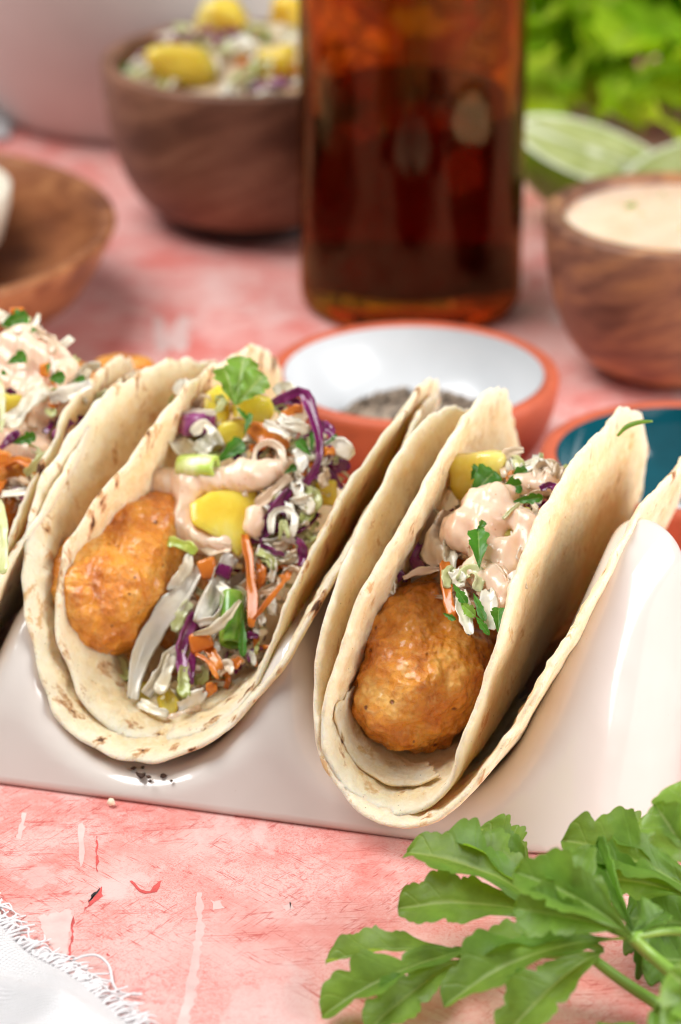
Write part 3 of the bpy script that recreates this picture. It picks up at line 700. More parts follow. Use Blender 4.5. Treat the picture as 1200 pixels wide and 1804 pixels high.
RIM_BUMPS = {
    'LTo': [(-0.07,0.04),(-0.08,0.05),(-0.01,0.01),(-0.0,0.0),(-0.0,0.0),(-0.0,0.0),(-0.0,0.0),(-0.0,0.0),(-0.0,0.0),(0.0,-0.0),(0.0,-0.0),(0.0,-0.0),(0.0,-0.0),(0.0,-0.0),(0.0,-0.0),(0.01,-0.02),(0.04,-0.14),(0.04,-0.14),(0.04,-0.08),(0.04,-0.04),(0.03,-0.01),(-0.0,0.01),(-0.06,0.03),(-0.1,0.02),(-0.04,0.01),(0.01,-0.01),(-0.03,-0.05),(-0.03,-0.0),(-0.04,0.08),(0.03,-0.01),(0.09,-0.07),(0.05,-0.03),(0.01,-0.01),(0.02,-0.02),(0.04,-0.02),(0.04,-0.01)],
    'LTi': [(0.08,-0.06),(0.07,-0.05),(0.01,-0.01),(0.0,-0.0),(0.0,-0.0),(0.0,-0.0),(0.0,-0.0),(0.0,-0.0),(0.0,-0.0),(0.0,-0.0),(0.0,-0.0),(0.0,-0.0),(0.0,-0.0),(0.0,-0.0),(0.0,-0.0),(0.0,-0.0),(0.01,-0.01),(0.05,-0.09),(0.08,-0.13),(0.13,-0.16),(0.18,-0.16),(0.17,-0.11),(-0.01,0.0),(-0.23,0.07),(-0.1,0.05),(0.11,0.04),(0.02,-0.03),(-0.03,-0.07),(0.03,-0.03),(0.11,-0.06),(0.14,-0.07),(0.08,-0.03),(0.06,-0.04),(0.05,-0.03),(0.07,-0.03),(0.09,-0.05)],
    'RTo': [(-0.0,0.0),(0.07,-0.05),(0.06,-0.05),(0.0,-0.0),(0.0,-0.0),(0.0,-0.0),(0.0,-0.0),(0.0,-0.0),(0.0,-0.0),(0.0,-0.0),(0.0,-0.0),(0.0,-0.0),(0.0,-0.0),(0.0,-0.0),(0.0,-0.0),(0.0,-0.0),(0.02,-0.03),(0.0,-0.02),(-0.03,0.02),(0.0,-0.01),(0.05,-0.04),(0.05,-0.02),(0.03,0.0),(-0.05,0.02),(-0.07,0.01),(0.01,0.01),(0.03,0.01),(-0.0,-0.0),(-0.02,0.02),(0.01,0.0),(0.06,-0.05),(0.04,-0.02),(0.01,-0.01),(-0.01,-0.01),(-0.06,0.02),(-0.07,0.03)],
    'RTi': [(0.13,-0.11),(0.09,-0.08),(0.0,-0.0),(0.0,-0.0),(0.0,-0.0),(0.0,-0.0),(0.0,-0.0),(0.0,-0.0),(0.0,-0.0),(-0.0,0.0),(-0.0,0.0),(-0.0,0.0),(-0.0,0.0),(-0.0,0.0),(-0.0,0.0),(-0.0,0.0),(-0.01,0.0),(-0.01,0.0),(0.02,-0.03),(0.07,-0.05),(0.12,-0.07),(0.1,-0.06),(0.04,-0.02),(-0.02,0.01),(-0.05,0.01),(-0.01,0.02),(0.02,-0.01),(0.01,-0.1),(-0.0,-0.07),(0.04,-0.02),(0.08,-0.02),(0.07,-0.01),(-0.01,0.0),(-0.06,0.03),(-0.04,0.01),(0.04,-0.03)],
}
def rim_warp(key):
    """measured unevenness of a tortilla's rim: (sideways, up) in cm every ten degrees round it"""
    T = np.array(RIM_BUMPS[key]); tb = np.linspace(0, 2 * np.pi, 37); T = np.vstack([T, T[:1]])
    return lambda TH, RH: (np.interp(TH, tb, T[:, 0]) * RH ** 2.5, np.interp(TH, tb, T[:, 1]) * RH ** 2.5)
def build_taco_middle():
    fo = Fold(-3.862, 48.343, 0.70, 0.318, 6.404, 1.95, 1.334, 0.041, 1.08, 0.017, 0.147, -0.076)
    fi = Fold(-3.711, 49.0, 0.86, 0.345, 6.25, 1.85, 1.66, 0.049, 1.23, 0.004, 0.089, -0.03)
    t = empty('taco', fo.o + fo.a * 6, 'fish taco in the middle slot, topped with mango chunk and big parsley leaf', 'taco', 'fish tacos in the holder')
    tortilla(fo, MT['tort_a'], t, 1, wav=0.06, warp=rim_warp('LTo')); tortilla(fi, MT['tort_a'], t, 2, wav=0.07, warp=rim_warp('LTi'))
    s = Filler(t, fi, 1.3, 1240, 0.0088, 11)
    c = fi.plane(228, 1000, 3.3); fish(t, c, fi.a + np.array([0.06, 0, 0.14]), (1.12, 2.3, 1.22), 3.0, tilt=-0.05)
    c = fi.plane(256, 1092, 4.0); fish(t, c, fi.a, (0.85, 2.3, 0.8), 8.0, sub=5)
    CAB = [('cab', 'cabbage_shred', 5), ('cabg', 'cabbage_shred', 2), ('cabs', 'cabbage_shred', 3), ('pur', 'purple_cabbage_shred', 1.1), ('carrot', 'carrot_shred', 1.2)]
    # loose slaw underneath
    s.fill([(330, 760), (420, 740), (560, 770), (600, 820), (560, 900), (500, 1000), (450, 1150), (380, 1190), (330, 1150), (350, 1030), (420, 980), (470, 880)], 95, CAB, (-0.02, 0.6), (45, 115), (10, 19))
    s.fill([(310, 720), (480, 690), (600, 800), (560, 880), (420, 850), (310, 800)], 40, CAB, (0.0, 0.7), (45, 100), (10, 19))
    s.fill([(230, 1190), (340, 1170), (400, 1180), (340, 1250), (250, 1250)], 22, CAB, (0.0, 0.6), (30, 70), (7, 14))
    s.fill([(440, 900), (560, 840), (540, 960), (470, 1090), (420, 1130)], 46, CAB, (-0.15, 0.35), (40, 85), (10, 18))
    s.fill([(400, 1130), (450, 1080), (470, 1130), (420, 1190), (370, 1215), (350, 1180)], 34, CAB, (-0.1, 0.4), (25, 60), (6, 13))
    s.fill([(300, 690), (350, 680), (380, 760), (330, 810), (300, 790)], 12, CAB, (0.1, 0.5), (30, 60), (8, 16))
    # ---- top of the heap
    s.leafbit((414, 714), (392, 634), 62, 'pars_l', -0.50, 0.25, 0.15, 3.0, roll=-0.1); s.leafbit((414, 714), (432, 614), 70, 'pars_l', -0.58, 0.25, 0.12, 3.2, roll=0.1); s.leafbit((416, 714), (474, 650), 64, 'pars_l', -0.54, 0.3, 0.15, 3.0, roll=0.2)
    s.prism([(359, 692), (384, 675), (407, 688), (408, 730), (398, 764), (370, 762), (357, 730)], 0.7, 'mango', 'mango_chunk', 0.0, (0.3, 0.4)); s.prism([(410, 704), (446, 690), (478, 700), (487, 722), (478, 742), (438, 756), (409, 744)], 0.7, 'mango', 'mango_chunk', -0.1, (-0.2, 0.5)); s.chunk(415, 762, 70, 45, 'mango', 'mango_chunk', 0.15, 0.3, 0.2)
    s.chunk(347, 745, 66, 44, 'pur', 'purple_cabbage_piece', -0.2, 0.25, 0.05, -0.3, 0.2, 0.15)
    s.shred([(314, 738), (345, 725), (380, 728)], 12, 'cab', 'cabbage_shred', -0.42); s.shred([(338, 764), (360, 748), (376, 764)], 20, 'cab', 'cabbage_shred', -0.45)
    s.shred([(322, 668), (326, 700), (352, 722)], 34, 'cab', 'cabbage_shred', -0.05, taper=0.6); s.shred([(340, 714), (362, 706), (356, 724)], 22, 'cabs', 'cabbage_shred', -0.12)
    s.shred([(304, 756), (316, 786), (350, 802)], 42, 'cab', 'cabbage_shred', -0.18, bow=0.1); s.shred([(352, 800), (370, 776), (388, 766)], 36, 'cab', 'cabbage_shred', -0.26)
    s.leafbit((380, 816), (436, 770), 44, 'pars', -0.42, 0.5, 0.4, 2); s.leafbit((430, 768), (444, 720), 16, 'pars', -0.42, 0.4); s.leafbit((415, 716), (440, 742), 12, 'pars', -0.5)
    s.ring((316, 820), (381, 822), 21, 'onion', -0.55, 0.55)
    s.shred([(440, 752), (475, 772), (505, 790)], 34, 'carrot', 'carrot_piece', -0.1, 0.16); s.shred([(498, 736), (515, 722), (533, 720)], 17, 'carrot', 'carrot_piece', -0.3, 0.1); s.shred([(440, 790), (470, 784)], 16, 'carrot', 'carrot_piece', -0.1); s.shred([(568, 798), (590, 794)], 17, 'carrot', 'carrot_piece', -0.3, 0.1)
    s.shred([(448, 822), (452, 790), (474, 780), (496, 792), (502, 822)], 13, 'cabs', 'cabbage_shred', -0.4, n=12); s.shred([(466, 744), (486, 756), (508, 768)], 18, 'cab', 'cabbage_shred', -0.4); s.shred([(490, 735), (515, 750), (545, 756)], 22, 'cab', 'cabbage_shred', -0.42); s.shred([(500, 740), (530, 744)], 14, 'cab', 'cabbage_shred', -0.44)
    s.shred([(480, 710), (505, 698), (533, 692), (550, 728), (561, 775), (560, 815), (539, 853)], 19, 'pur', 'purple_cabbage_shred', -0.38, n=16, taper=0.2); s.shred([(486, 716), (505, 706), (528, 712)], 22, 'pur', 'purple_cabbage_shred', -0.25)
    s.shred([(482, 690), (502, 680), (522, 696)], 22, 'cab', 'cabbage_shred', 0.1); s.shred([(562, 744), (578, 756), (590, 778)], 20, 'pur', 'purple_cabbage_shred', -0.1); s.shred([(566, 820), (590, 786), (622, 800)], 34, 'cab', 'cabbage_shred', -0.1, bow=0.1); s.shred([(588, 830), (615, 814)], 22, 'pur', 'purple_cabbage_shred', 0.0)
    s.leafbit((550, 805), (520, 770), 26, 'pars', -0.42, 0.5); s.leafbit((548, 800), (552, 752), 16, 'pars', -0.4, 0.6); s.leafbit((500, 835), (526, 818), 20, 'pars', -0.35); s.leafbit((572, 785), (598, 762), 9, 'pars', -0.3, 0.2)
    s.shred([(520, 790), (532, 812), (528, 832)], 22, 'cab', 'cabbage_shred', -0.4)
    # ---- right side of the heap
    s.shred([(452, 890), (480, 868), (512, 838)], 20, 'cabs', 'cabbage_shred', -0.3); s.shred([(455, 936), (478, 905), (512, 862)], 20, 'pur', 'purple_cabbage_shred', -0.28); s.shred([(462, 945), (478, 935), (490, 920)], 14, 'pur', 'purple_cabbage_shred', -0.2)
    s.shred([(478, 940), (482, 905), (505, 896), (520, 915), (514, 945)], 15, 'cab', 'cabbage_shred', -0.3, n=12); s.shred([(492, 950), (500, 920), (508, 948)], 11, 'cabg', 'cabbage_shred', -0.36); s.shred([(520, 850), (530, 875), (552, 902)], 24, 'cab', 'cabbage_shred', -0.25); s.shred([(538, 862), (556, 880), (545, 905)], 26, 'cabg', 'cabbage_shred', -0.15)
    s.shred([(450, 1000), (465, 965), (482, 985), (478, 1025)], 18, 'cab', 'cabbage_shred', -0.2, n=11); s.leafbit((470, 1040), (500, 960), 26, 'pars', 0.05, 0.5); s.chunk(575, 868, 40, 46, 'mango', 'mango_chunk', 0.35, 0.25)
    # ---- sauce with the big mango piece
    s.sauce([(262, 850, 24, -0.30, 330, 862), (300, 852, 26, -0.28, 440, 842), (330, 880, 26, -0.30, 325, 925), (325, 930, 20, -0.35, 352, 950), (440, 838, 20, -0.2, 500, 822), (452, 905, 16, -0.3, 446, 930), (360, 955, 16, -0.36, 400, 958)], k=0.30)
    s.prism([(332, 886), (370, 864), (412, 860), (452, 860), (459, 882), (450, 930), (420, 984), (384, 950), (336, 922)], 1.0, 'mango', 'mango_chunk', -0.45, (0.25, 0.55))
    s.shred([(240, 838), (262, 868), (290, 900)], 20, 'cabs', 'cabbage_shred', -0.45); s.leafbit((262, 872), (240, 842), 15, 'pars_l', -0.62, 0.2)
    s.shred([(350, 962), (380, 966), (408, 966)], 26, 'cabs', 'cabbage_shred', -0.5); s.shred([(296, 954), (322, 960), (346, 970)], 22, 'onion', 'scallion_piece', -0.75); s.shred([(335, 972), (326, 1002), (294, 1038)], 24, 'cab', 'cabbage_shred', -0.7, taper=0.85)
    BITS = [('cab', 'cabbage_piece', 5), ('cabs', 'cabbage_piece', 3), ('cabg', 'cabbage_piece', 2), ('carrot', 'carrot_piece', 1.2), ('pur', 'purple_cabbage_piece', 1.0), ('pars', 'parsley_bit', 0.0)]
    s.fill([(300, 700), (480, 690), (610, 800), (560, 880), (470, 900), (330, 800)], 22, BITS, (-0.3, 0.1), (22, 44), (12, 22))
    s.fill([(470, 880), (570, 850), (530, 960), (450, 1120), (400, 1190), (320, 1220), (340, 1120), (420, 1000)], 26, BITS, (-0.32, 0.05), (24, 50), (12, 22))
    s.fill([(500, 880), (565, 865), (548, 950), (505, 1030), (470, 1085), (462, 1000)], 30, BITS + CAB, (-0.25, 0.3), (30, 75), (11, 20))
    # ---- the fall of slaw in front
    s.chunk(366, 1002, 32, 38, 'carrot', 'carrot_piece', -0.45, 0.15, 0.2); s.chunk(394, 1006, 30, 24, 'pur', 'purple_cabbage_piece', -0.45, 0.12, -0.4)
    s.shred([(412, 980), (385, 1015), (370, 1055), (352, 1100)], 34, 'cab', 'cabbage_shred', -0.42, n=12, crimp=1); s.shred([(385, 1030), (402, 1050), (385, 1085), (350, 1098)], 20, 'cab', 'cabbage_shred', -0.5); s.shred([(335, 1060), (318, 1085), (308, 1112)], 22, 'cabg', 'cabbage_shred', -0.45)
    s.shred([(352, 1000), (318, 1050), (268, 1115), (240, 1180), (232, 1232)], 38, 'cab', 'cabbage_shred', -0.5, n=14, taper=0.3); s.shred([(318, 1141), (288, 1178), (256, 1224)], 30, 'cab', 'cabbage_shred', -0.45); s.shred([(304, 1155), (292, 1190), (281, 1222)], 24, 'cab', 'cabbage_shred', -0.5)
    s.shred([(346, 1080), (322, 1130), (318, 1160), (330, 1204)], 24, 'pur', 'purple_cabbage_shred', -0.45, n=11); s.shred([(340, 1150), (335, 1205)], 14, 'pur', 'purple_cabbage_shred', -0.4)
    s.shred([(204, 1160), (216, 1185), (228, 1196)], 26, 'cabg', 'cabbage_shred', -0.35); s.shred([(325, 1174), (322, 1200), (328, 1228)], 24, 'cabg', 'cabbage_shred', -0.5); s.shred([(314, 1244), (336, 1236), (362, 1216)], 24, 'cab', 'cabbage_shred', -0.4)
    s.prism([(211, 1224), (232, 1204), (266, 1200), (276, 1236), (258, 1262), (226, 1254)], 0.6, 'mango', 'mango_chunk', -0.2, (0.3, 0.5)); s.prism([(276, 1228), (300, 1212), (316, 1236), (308, 1262), (284, 1256)], 0.5, 'mango', 'mango_chunk', -0.25, (-0.3, 0.3))
    s.shred([(246, 1236), (270, 1252), (296, 1258)], 20, 'cab', 'cabbage_shred', -0.45)
    s.chunk(354, 1130, 40, 34, 'carrot', 'carrot_piece', -0.5, 0.15, 0.3); s.shred([(360, 1135), (378, 1160), (388, 1178)], 22, 'carrot', 'carrot_shred', -0.4); s.shred([(345, 1153), (366, 1165), (384, 1195)], 9, 'carrot', 'carrot_shred', -0.55)
    s.shred([(430, 942), (440, 1000), (445, 1060), (444, 1104)], 20, 'carrot', 'carrot_shred', -0.42, n=11, taper=0.5); s.shred([(512, 1011), (480, 1050), (446, 1092)], 9, 'carrot', 'carrot_shred', -0.5); s.shred([(452, 985), (462, 1010), (458, 1030)], 15, 'carrot', 'carrot_shred', -0.2); s.shred([(362, 1225), (378, 1205)], 20, 'carrot', 'carrot_piece', -0.35); s.shred([(410, 1175), (425, 1160)], 18, 'carrot', 'carrot_piece', -0.25)
    s.ring((408, 1136), (410, 1046), 22, 'oniond', -0.32, 0.7); s.leafbit((428, 1090), (428, 1168), 20, 'pars', -0.45, 0.4, 0.1, 1.2); s.shred([(340, 1118), (375, 1108), (402, 1085), (424, 1058)], 15, 'cab', 'cabbage_shred', -0.72, n=11, taper=0.6)
    s.shred([(386, 1190), (400, 1170), (408, 1188)], 18, 'cabs', 'cabbage_shred', -0.35); s.shred([(434, 1118), (455, 1122)], 13, 'pur', 'purple_cabbage_shred', -0.2)
    # sauce smeared on the tortilla floor
    s.sauce([(205, 1270, 10, -0.05, 260, 1280), (250, 1262, 9, -0.1, 300, 1272), (310, 1262, 10, -0.1, 345, 1250)], k=0.2, noise=0.05, h=0.045)
    return t

def build_taco_front():
    fo = Fold(0.942, 46.023, 0.67, 0.385, 6.087, 1.589, 1.433, 0.042, 1.132, 0.017, 0.034, -0.018)
    fi = Fold(0.893, 46.285, 0.85, 0.347, 6.20, 1.32, 1.649, 0.053, 1.359, 0.025, 0.018, 0.042)
    t = empty('taco', fo.o + fo.a * 6, 'fish taco nearest the camera, in the slot closest to the parsley', 'taco', 'fish tacos in the holder')
    tortilla(fo, MT['tort_b'], t, 5, wav=0.07, warp=rim_warp('RTo')); tortilla(fi, MT['tort_b'], t, 6, wav=0.07, warp=rim_warp('RTi'))
    s = Filler(t, fi, 2.2, 1110, 0.0115, 23)
    c = fi.plane(752, 1150, 3.7); fish(t, c, fi.a + np.array([-0.05, 0, 0.1]), (1.27, 2.6, 1.42), 14.0, tilt=-0.35)
    # peeled inner skin at the bottom
    G = []; nu, nv = 22, 22
    for i in range(nu + 1):
        for j in range(nv + 1):
            a, b = i / nu, j / nv                                   # a: from the left wall to the free edge, b: front to back
            u = -2.3 + 2.6 * a + 0.5 * (1 - b) * a; v = -5.55 + 1.5 * b * (1 - 0.72 * a) + 0.3 * a - 0.35 * a * (1 - b) * math.sin(a * 3.0)
            u += 0.10 * nz((b * 4, a, 3), 2.2); v += 0.12 * nz((a * 5, b, 7), 1.7)
            lift = 0.10 + 0.16 * a ** 2 * (0.4 + 0.6 * b) + 0.04 * nz((a * 3, b * 3, 1), 2.0)
            p = fi.pos(np.array([u]), np.array([v]))[0]; e = 0.03
            nn = unit(np.cross(fi.pos(np.array([u + e]), np.array([v]))[0] - fi.pos(np.array([u - e]), np.array([v]))[0], fi.pos(np.array([u]), np.array([v + e]))[0] - fi.pos(np.array([u]), np.array([v - e]))[0])); G.append(p + nn * lift)
    F = [[i * (nv + 1) + j, (i + 1) * (nv + 1) + j, (i + 1) * (nv + 1) + j + 1, i * (nv + 1) + j + 1] for i in range(nu) for j in range(nv)]
    o = mk('peeled_tortilla_skin', G, F, MT['tort_b'], t); md = o.modifiers.new('thickness', 'SOLIDIFY'); md.thickness = 0.0004
    CAB = [('cab', 'cabbage_shred', 3), ('cabs', 'cabbage_shred', 5), ('cabg', 'cabbage_shred', 1.2), ('pur', 'purple_cabbage_shred', 1.4), ('carrot', 'carrot_shred', 1.0)]
    s.fill([(770, 900), (820, 850), (980, 840), (950, 950), (900, 1060), (860, 1100), (810, 1080), (780, 1000)], 90, CAB, (0.1, 0.9), (40, 100), (7, 16))
    s.fill([(660, 1030), (720, 960), (790, 940), (790, 1030), (700, 1060)], 22, CAB, (0.5, 1.2), (40, 80), (9, 18))
    s.fill([(860, 800), (990, 820), (980, 860), (880, 870)], 30, CAB, (0.2, 0.9), (40, 80), (12, 20))
    s.chunk(845, 836, 104, 82, 'mango', 'mango_chunk', 0.5, 0.4, 0.2, 0.2, 0, 0.6)
    s.leafbit((826, 878), (880, 822), 66, 'pars', 0.0, 0.35, 0.2, 2.5); s.leafbit((830, 846), (846, 818), 30, 'pars', -0.1, 0.4); s.leafbit((888, 856), (936, 822), 34, 'pars', 0.1, 0.4, 0.2, 2); s.leafbit((884, 862), (926, 852), 36, 'pars', 0.0, 0.3, 0.2, 2); s.leafbit((902, 884), (966, 874), 24, 'pars', -0.1, 0.5)
    s.sauce([(850, 890, 34, -0.05, 870, 880), (830, 925, 36, -0.1, 815, 930), (870, 920, 30, -0.05), (805, 950, 22, -0.15), (850, 960, 26, -0.1, 862, 985), (915, 858, 22, 0.25, 965, 852), (870, 1010, 20, -0.2, 885, 1045), (830, 1005, 16, -0.2), (850, 1020, 16, -0.2), (880, 1068, 9, -0.2), (905, 905, 20, 0.0, 935, 925), (930, 930, 14, -0.02, 935, 965), (895, 960, 14, -0.08, 900, 1000)], k=0.25)
    s.shred([(792, 902), (768, 950), (776, 1000)], 44, 'cabs', 'cabbage_piece', -0.05, 0.07, bow=0.12, crimp=1); s.shred([(812, 930), (792, 965), (790, 1005)], 30, 'cab', 'cabbage_shred', -0.15); s.prism([(890, 900), (930, 893), (952, 930), (944, 975), (905, 985), (884, 945)], 0.7, 'mango', 'mango_chunk', 0.12, (0.2, 0.4)); s.shred([(888, 975), (905, 1000), (900, 1035)], 34, 'cabs', 'cabbage_shred', 0.0, crimp=1); s.shred([(922, 968), (912, 1005), (895, 1040)], 26, 'cab', 'cabbage_shred', -0.05)
    s.shred([(945, 850), (955, 822), (975, 838), (985, 820)], 22, 'cabs', 'cabbage_shred', 0.1, crimp=1); s.shred([(952, 862), (970, 855), (984, 866)], 14, 'pur', 'purple_cabbage_shred', 0.0); s.shred([(955, 905), (968, 890)], 16, 'carrot', 'carrot_piece', -0.1)
    s.leafbit((845, 1002), (842, 918), 46, 'pars', -0.62, 0.4, 0.15, 2.5); s.leafbit((838, 940), (856, 914), 18, 'pars', -0.6)
    s.shred([(785, 990), (786, 1040), (798, 1086)], 22, 'carrot', 'carrot_shred', -0.3, 0.14, taper=0.5); s.shred([(786, 1035), (792, 1010), (800, 1000)], 24, 'cabg', 'cabbage_shred', -0.4); s.shred([(806, 1022), (826, 1004), (846, 1012), (838, 1040)], 22, 'cabg', 'cabbage_shred', -0.45); s.shred([(800, 1005), (815, 1030)], 26, 'cab', 'cabbage_shred', -0.42)
    s.shred([(815, 1040), (816, 1080), (828, 1118)], 26, 'cab', 'cabbage_shred', -0.5, taper=0.5); s.shred([(858, 1040), (862, 1075), (862, 1108)], 28, 'cab', 'cabbage_shred', -0.45); s.shred([(880, 1000), (892, 1030), (902, 1065)], 20, 'cabs', 'cabbage_shred', -0.3); s.shred([(845, 985), (868, 1000), (890, 1020)], 18, 'cabs', 'cabbage_shred', -0.3)
    s.leafbit((798, 1028), (826, 1070), 22, 'pars', -0.62, 0.5); s.leafbit((834, 1044), (858, 1102), 18, 'pars', -0.62, 0.3, 0.1, 1.2); s.leafbit((812, 1062), (842, 1090), 28, 'pars_l', -0.6, 0.6); s.leafbit((878, 1118), (878, 1062), 32, 'pars', -0.5, 0.5); s.leafbit((838, 1085), (866, 1124), 16, 'pars', -0.6); s.leafbit((780, 1080), (806, 1094), 14, 'pars', -0.5)
    s.shred([(886, 914), (902, 898), (916, 886)], 7, 'cabg', 'cabbage_shred', -0.3)
    BITS = [('cab', 'cabbage_piece', 4), ('cabs', 'cabbage_piece', 4), ('cabg', 'cabbage_piece', 1.5), ('carrot', 'carrot_piece', 1.0), ('pur', 'purple_cabbage_piece', 0.8)]
    s.fill([(790, 920), (960, 830), (985, 850), (940, 960), (890, 1080), (820, 1090), (790, 1010)], 24, BITS, (-0.25, 0.15), (22, 44), (11, 20))
    s.shred([(742, 958), (730, 985), (745, 1004), (724, 1008)], 18, 'pur', 'purple_cabbage_shred', 0.0, crimp=1); s.shred([(710, 1018), (740, 1006), (775, 1002)], 13, 'cabs', 'cabbage_shred', -0.1); s.shred([(668, 1045), (690, 1020), (708, 1004)], 22, 'pur', 'purple_cabbage_shred', 0.1); s.shred([(680, 1052), (688, 1030), (694, 1046)], 14, 'cab', 'cabbage_shred', 0.0); s.leafbit((652, 1075), (664, 1036), 22, 'pars', 0.3)
    s.shred([(700, 972), (735, 945), (775, 905)], 52, 'cabs', 'cabbage_piece', 0.35, 0.06)
    # a shred lying on the rim of the right flap
    s.f = fo
    p = fi.pos(np.array([6.15]), np.array([0.4]))[0]
    V, F = tube([at_y(1088, 768, p[1]), at_y(1104, 752, p[1]), at_y(1126, 744, p[1]), at_y(1150, 742, p[1])], [0.03, 0.055, 0.05, 0.02], 12, 6)
    mk('parsley_stalk', V, F, MT['pars_l'], t, True, attrs={'vein': [1.0] * len(V)})
    return t

def build_taco_back():
    o = np.array([-9.45, 49.75, 0.70])
    fo = Fold(*o, 0.30, 6.2, 1.9, 1.33, 0.04, 1.20, 0.02, 0.10, -0.10); fi = Fold(o[0] + 0.1, o[1] + 0.5, 0.9, 0.31, 6.0, 1.8, 1.6, 0.045, 1.32, 0.01, 0.08, -0.10)
    t = empty('taco', fo.o + fo.a * 6, 'fish taco cut by the picture edge, in the farthest slot of the holder', 'taco', 'fish tacos in the holder')
    tortilla(fo, MT['tort_a'], t, 9); tortilla(fi, MT['tort_a'], t, 10)
    s = Filler(t, fi, 3.0, 900, 0.0125, 37)
    c = fi.plane(60, 830, 6.5); fish(t, c, fi.a, (1.3, 4.6, 1.4), 21.0, sub=5)
    CAB = [('cab', 'cabbage_shred', 5), ('cabs', 'cabbage_shred', 4), ('cabg', 'cabbage_shred', 1.5), ('pur', 'purple_cabbage_shred', 1.0), ('carrot', 'carrot_shred', 0.7)]
    s.sauce([(10, 620, 40, 0.2, 70, 630), (50, 600, 30, 0.1), (80, 640, 26, 0.2, 110, 650), (20, 680, 50, 0.5, 90, 720), (20, 780, 40, 0.5, 60, 800)], k=0.35, noise=0.09)
    s.fill([(0, 560), (60, 570), (110, 640), (170, 670), (130, 740), (80, 840), (30, 900), (-60, 900), (-60, 600)], 90, CAB, (-0.1, 0.6), (40, 100), (12, 26))
    s.leafbit((0, 574), (58, 553), 44, 'pars', -0.3, 0.3, 0.2, 3); s.leafbit((12, 640), (52, 622), 34, 'pars', -0.4, 0.4); s.leafbit((86, 668), (120, 662), 34, 'pars', -0.3, 0.4); s.leafbit((128, 672), (154, 664), 18, 'pars', -0.2); s.leafbit((22, 782), (70, 764), 30, 'pars', -0.4, 0.5); s.leafbit((0, 660), (12, 654), 18, 'pars', -0.4); s.leafbit((54, 588), (62, 576), 16, 'pars', -0.4); s.leafbit((84, 660), (86, 636), 12, 'pars', -0.4)
    s.chunk(30, 552, 26, 22, 'carrot', 'carrot_piece', -0.2, 0.12); s.chunk(78, 652, 18, 26, 'carrot', 'carrot_piece', -0.3, 0.1); s.chunk(4, 808, 24, 22, 'carrot', 'carrot_piece', -0.4, 0.1); s.chunk(20, 720, 44, 56, 'mango', 'mango_chunk', 0.0, 0.3)
    s.shred([(12, 752), (48, 712), (80, 676)], 36, 'cab', 'cabbage_shred', -0.35); s.shred([(88, 700), (122, 692), (162, 678)], 26, 'cab', 'cabbage_shred', -0.3); s.shred([(44, 835), (68, 818), (94, 795)], 24, 'cabg', 'cabbage_shred', -0.35); s.shred([(0, 790), (16, 775), (34, 760)], 16, 'pur', 'purple_cabbage_shred', -0.45); s.shred([(98, 776), (112, 756), (126, 740)], 22, 'pur', 'purple_cabbage_shred', -0.25); s.shred([(2, 670), (4, 720), (2, 762)], 12, 'cabg', 'cabbage_shred', -0.5); s.shred([(-4, 880), (6, 950), (4, 1008)], 22, 'cabg', 'cabbage_shred', -1.6); s.shred([(10, 690), (28, 692)], 14, 'pur', 'purple_cabbage_shred', -0.3)
    s.shred([(60, 582), (90, 600), (98, 620)], 22, 'cabs', 'cabbage_shred', -0.3); s.shred([(20, 600), (44, 592), (40, 618)], 24, 'cabs', 'cabbage_shred', -0.3); s.shred([(64, 838), (62, 860), (70, 870)], 20, 'cabg', 'cabbage_shred', -0.4)
    c = s.f.plane(205, 660, 11.0); fish(t, c, fi.c, (0.6, 0.75, 0.45), 31.0, 'fish_crumb', 4)
    return t
build_taco_middle(); build_taco_front(); build_taco_back()

# ------------------------------------------------------------------ bottle
def build_bottle():
    f = at_z(724, 597); c = np.array([f[0] + 0.05, f[1] + 3.05, 0])
    r = 3.06; t = empty('beer_bottle', c, 'dark amber glass bottle of ale standing behind the white pinch bowl', 'bottle')
    outer = [(0.0, 0.25), (2.2, 0.12), (2.7, 0.02), (2.92, 0.07), (3.02, 0.22), (r, 0.5), (r, 12.5), (2.98, 13.4), (2.7, 14.4), (2.2, 15.4), (1.75, 16.6), (1.45, 18.2), (1.32, 20.5), (1.30, 22.0), (1.42, 22.1), (1.42, 22.6), (1.22, 22.7)]
    inner = [(1.0, 22.7), (1.0, 20.5), (1.15, 18.2), (1.45, 16.6), (1.9, 15.4), (2.4, 14.4), (2.70, 13.4), (2.78, 12.5), (2.78, 1.3), (2.6, 0.95), (2.2, 0.85), (1.2, 0.9), (0.0, 1.05)]
    V, F = lathe(outer + inner, c, 96); mk('glass', V, F, MT['glass'], t)
    lvl = at_y(724, 195, c[1] - 1)[2]
    liq = [(0.0, 1.10), (1.2, 0.95), (2.2, 0.90), (2.63, 1.0), (2.80, 1.32), (2.80, lvl - 0.03), (2.77, lvl), (0.0, lvl - 0.02)]
    V, F = lathe(liq, c, 96); mk('beer', V, F, MT['beer'], t)
build_bottle()

